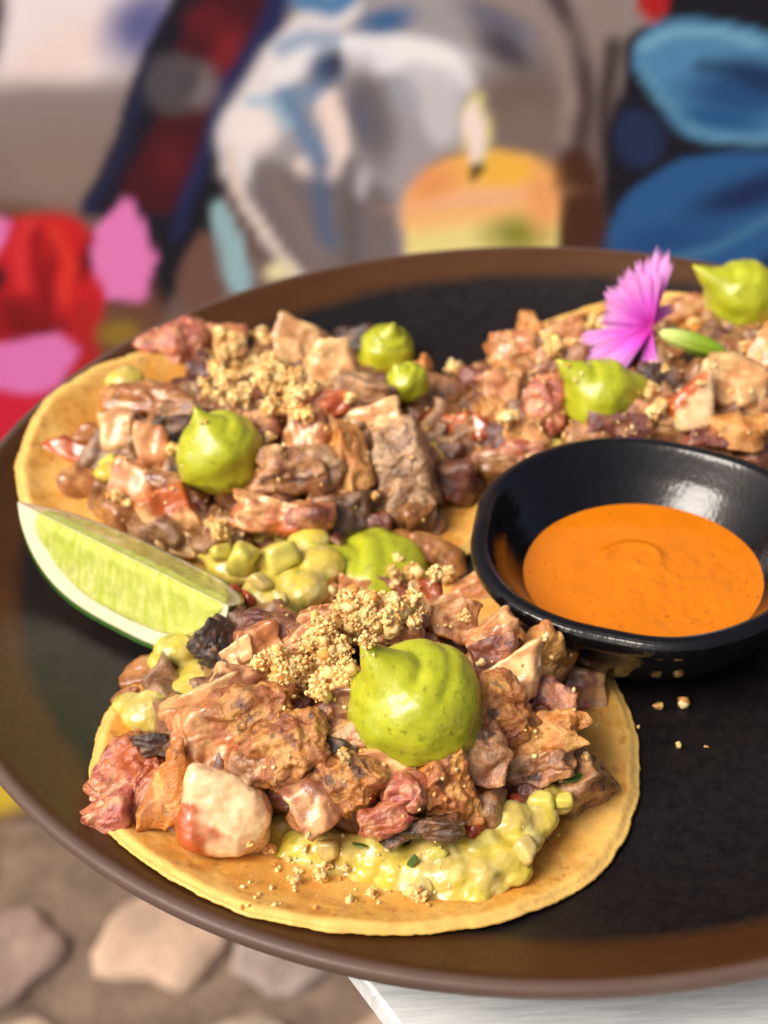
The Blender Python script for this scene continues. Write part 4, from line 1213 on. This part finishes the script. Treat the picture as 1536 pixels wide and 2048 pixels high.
# ================================================================ lime wedge
def build_lime():
    A = hit(34, 1003, 2.85); B = hit(458, 1212, 2.3)
    ax = B-A; L = np.linalg.norm(ax); ax /= L
    fwd_h = np.array([-ax[1], ax[0], 0]); fwd_h /= np.linalg.norm(fwd_h)
    if fwd_h[1] > 0: fwd_h = -fwd_h             # towards the viewer
    upv = np.cross(ax, fwd_h); upv = upv if upv[2] > 0 else -upv
    R = 2.2
    a0, a1 = math.radians(-82), math.radians(-143)  # front face direction (down), back face direction (away and down)
    nt_, ns = 90, 44
    t = np.linspace(-1, 1, nt_)
    def prof(t):                                 # radius of the fruit along its axis, with a nipple at both ends
        return np.clip(1-np.abs(t-.0)**np.where(t < 0, 3.2, 2.8), 0, 1)**.52
    def pt(t, s, a_):
        rr = R*prof(t)*s
        dirv = fwd_h*np.cos(a_)[:, None]+upv*np.sin(a_)[:, None]
        return A+ax*((t+1)*.5*L)[:, None]+dirv*rr[:, None]
    root = props(empty('lime_wedge', (A+B)/2*np.array([1, 1, 0])), 'fresh lime wedge with cut face forward, lying on the plate left of the tacos', 'lime')
    RIND, PITH = M_RIND, M_PITH
    # rind: outer skin
    aa = np.linspace(a0, a1, 40)
    T, A_ = np.meshgrid(t, aa, indexing='ij')
    P = pt(T.ravel(), np.ones(T.size), A_.ravel())
    n = fbm(P*9, 2)
    C = lin((70, 120, 26))*(1+.25*fbm(P*.9, 2))[:, None]+0*n[:, None]
    endm = sstep(.86, .98, np.abs(T.ravel()))[:, None]
    C = C*(1-endm)+lin((170, 180, 70))*endm
    mesh_obj('rind', P, grid_faces(nt_, 40), RIND, parent=root, at=(A+B)/2, colr=C)
    # cut faces: pulp with pith border
    for which, (ang, off) in enumerate(((a0, 0), (a1, 0))):
        s = np.linspace(0, 1, ns*2)
        T, S = np.meshgrid(np.linspace(-1, 1, nt_*2), s, indexing='ij')
        P = pt(T.ravel(), S.ravel(), np.full(T.size, ang))
        nrm = np.cross(ax, fwd_h*math.cos(ang)+upv*math.sin(ang)); nrm /= np.linalg.norm(nrm)
        out = 1 if nrm@(CAMPOS-(A+B)/2) > 0 else -1
        nrm = nrm*out
        Tm, Sm = T.ravel(), S.ravel()
        x = Tm*L/2; y = Sm*prof(Tm)*R           # flat coordinates on the face
        edge_d = R*prof(Tm)*(1-Sm)              # distance to the skin, in cm
        lend = (Tm+1)*L/2; rend = (1-Tm)*L/2
        pw = .58+.5*sstep(2.4, .1, lend)+.10*sstep(.9, .1, rend)+.03*fbm(np.stack([x*2, y*2, x*0+which], 1), 2)
        pith = sstep(pw+.05, pw-.05, edge_d)
        pith = np.maximum(pith, sstep(.05+.35*sstep(.8, .2, lend), .01, y+0*x)*.5)
        pith = np.maximum(pith, sstep(.75, .45, lend))
        rindb = sstep(.18, .11, edge_d)
        bulge = (1-pith)*sstep(.0, .3, y)*(.07+.02*noise(np.stack([x*3, y*3, x*0], 1)))
        # vesicles: streaks that fan out from the core line
        vx = x-(x*.25)*(y/R); fan = np.stack([vx*5, y*1.0, x*0+which*7], 1)
        ves = fbm(fan*1.3+3, 2)
        lines = sstep(.09, .0, np.abs(noise(fan*.9+1)))*sstep(.1, .5, y)*(1-pith)
        P = P+nrm*(bulge+.006*ves*(1-pith)-.012*lines)[:, None]
        C1, C2 = lin((192, 206, 84)), lin((212, 220, 122))
        v1 = sstep(-.7, .8, ves)[:, None]
        C = C1*(1-v1)+C2*v1
        mem = sstep(.12, .0, np.abs(np.abs(y)-.0))[:, None]*0
        C = C*(1-mem)+lin((226, 226, 160))*mem
        lm = (lines*.5)[:, None]
        C = C*(1-lm)+lin((240, 238, 170))*lm
        pm = pith[:, None]
        C = C*(1-pm)+lin((255, 244, 204))*pm
        rm = rindb[:, None]
        C = C*(1-rm)+lin((52, 98, 22))*rm
        F = grid_faces(nt_*2, ns*2)
        V4 = P[F[len(F)//2]]
        nn = np.cross(V4[1]-V4[0], V4[2]-V4[1])
        if nn@nrm < 0: F = F[:, ::-1]
        mesh_obj('cut_face', P, F, M_PULP, parent=root, at=(A+B)/2, colr=C, label='juicy pale green pulp with cream pith border')
M_RIND = vmat('lime_rind', (.25, .4), ((9, .6, .02),), .15, 4, .1, (.6, 1, .2), .1, .2)
M_PITH = vmat('lime_pith', (.5, .7), ((6, .4, .02),), .1, 4, .2, (1, 1, .6), .1)
M_PULP = vmat('lime_pulp', (.14, .35), ((3, .2, .02), (20, .3, .006)), .05, 2, .55, (.8, 1, .35), .4, .4)
build_lime()

# ================================================================ pink flower
def build_flower():
    P, d = md.pick(1300, 660)
    C0 = P+d*(-1.7)+np.array([0, 0, .1])
    k = cmpx(C0)*1.08
    root = props(empty('pink_flower', C0-np.array([0, 0, 1.0])), 'magenta pink dianthus flower with fringed petals and green calyx on the back right taco', 'flower')
    m = vmat('pink_petal', (.45, .65), ((10, .3, .01),), .08, 6, .35, (1, .3, .9), .1, 0, .35)
    axis_in = (.75*RIGHT-.15*UP+.45*FWD)        # from face of the flower back to the calyx
    axis_in /= np.linalg.norm(axis_in)
    # each petal: tip offset in view axes (right, up, toward) in px*k, width px
    petals = [((22, 148, -15), 62, 12, .0), ((-58, 92, 20), 100, 13, .25), ((-118, -66, 30), 118, 14, .35), ((-12, -122, 25), 46, 9, .1), ((20, -72, -50), 50, 8, .1), ((42, 50, -45), 34, 7, .1), ((-22, 118, 35), 80, 9, .2), ((-95, 15, 10), 90, 10, .2)]
    for i, (tip, wpx, teeth, cup) in enumerate(petals):
        off = (tip[0]*RIGHT+tip[1]*UP-tip[2]*FWD)*k
        Ln = np.linalg.norm(off); a_ = off/Ln
        view = (CAMPOS-C0)/np.linalg.norm(CAMPOS-C0)
        nrm = -axis_in*.6+view*.6
        nrm = nrm-a_*(nrm@a_); nrm /= np.linalg.norm(nrm)
        sd = np.cross(nrm, a_); sd /= np.linalg.norm(sd)
        nu_, nv_ = 40, 61
        s = np.linspace(0.02, 1, nu_); w = np.linspace(-1, 1, nv_)
        S, Wd = np.meshgrid(s, w, indexing='ij')
        S, Wd = S.ravel(), Wd.ravel()
        tooth = np.abs(((Wd*.5+.5)*teeth) % 1-.5)*2
        rtip = 1-.16*np.abs(Wd)**2-.17*(1-tooth)*sstep(0, 1, .4+.6*np.cos(Wd*1.2))+.05*np.sin(Wd*9+i)
        half = wpx*.5*k*(.16+.84*S**1.05)
        ang = Wd
        px_ = half*ang
        ln_ = S*Ln*rtip
        fold = .10*np.sin(Wd*6+i*2)*S+.05*np.sin(Wd*15+i)*S**2
        z = (cup*.5*Ln*(Wd**2)*S*.4+fold*.6-.25*cup*S**2)
        V = C0+a_*ln_[:, None]+sd*px_[:, None]+nrm*z[:, None]
        base = sstep(.42, .08, S+.08*np.sin(Wd*12))[:, None]
        tipc = sstep(.35, 1, S)[:, None]
        Cc = lin((222, 88, 214))*(1-tipc)+lin((240, 160, 232))*tipc
        Cc = Cc*(1-base)+lin((190, 26, 150))*base
        veins = (.92+.08*np.cos(Wd*40))[:, None]
        F = grid_faces(nu_, nv_)
        th = nrm*.012
        n0 = len(V)
        Vb = V-th
        ring = np.concatenate([np.arange(nv_), np.arange(1, nu_)*nv_+nv_-1, (nu_-1)*nv_+np.arange(nv_-2, -1, -1), np.arange(nu_-2, 0, -1)*nv_])
        rn = np.roll(ring, -1)
        side = np.stack([ring, rn, rn+n0, ring+n0], 1)
        FF = np.concatenate([F, F[:, ::-1]+n0, side])
        mesh_obj('petal', np.concatenate([V, Vb]), FF, m, parent=root, at=C0, colr=np.concatenate([Cc*veins, Cc*veins*.95]))
    # calyx
    g = vmat('calyx_green', (.4, .55), ((5, .3, .02),), .12, 4, .2, (.6, 1, .2), .1)
    D, F = ico(4)
    e0 = C0+(18*RIGHT-10*UP)*k+FWD*.1; e1 = C0+(148*RIGHT-48*UP)*k+FWD*.3
    a_ = e1-e0; L = np.linalg.norm(a_); a_ /= L
    b_ = np.cross(a_, FWD); b_ /= np.linalg.norm(b_); c_ = np.cross(a_, b_)
    V = (e0+e1)/2+a_*(D[:, 0]*L*.5)[:, None]+(b_*D[:, 1][:, None]+c_*D[:, 2][:, None])*(.27*(1+.06*np.cos(8*np.arctan2(D[:, 1], D[:, 2]))))[:, None]
    t = sstep(-1, .2, D[:, 0])[:, None]
    C = lin((206, 220, 130))*(1-t)+lin((136, 170, 40))*t
    mesh_obj('calyx', V, F, g, parent=root, colr=C, label='pale green calyx behind the petals')
build_flower()

# ================================================================ loose crumbs on the plate
r = np.random.default_rng(77)
for (u, v, px, lab) in [(1320, 1413, 17, 'tiny pale crumb on the dark plate below the bowl, left of another crumb'),
                        (1368, 1408, 24, 'largest elongated pale crumb on the dark plate below the bowl'),
                        (1357, 1491, 13, 'tiny pale crumb lowest on the dark plate, right of the front tortilla'),
                        (1277, 1455, 9, 'speck of crumb on the dark plate beside the front tortilla edge'),
                        (1412, 1493, 7, 'faint speck of crumb on the bare dark plate, farthest to the right')]:
    c = hit(u, v, .06); rad = px*.5*cmpx(c)
    n = 5 if px > 12 else 3
    q = np.asarray(c)+r.normal(size=(n, 3))*rad*np.array([.55, .3, .2])
    o = granules(q, np.full(n, rad*.62), crumb_cols(n, r), M_CRUMB, 'crumb', None, int(u), at=c, level=2)
    props(o, lab, 'crumb', 'loose crumbs on the bare plate')
c = hit(905, 735, .35)
q, s = clump(c, .3, r, 30)
o = granules(q, s, crumb_cols(len(q), r), M_CRUMB, 'crumb', None, 5, at=c, level=2)
props(o, 'large golden crumb clump on the plate between the two back tacos', 'crumb', 'loose crumbs on the bare plate')
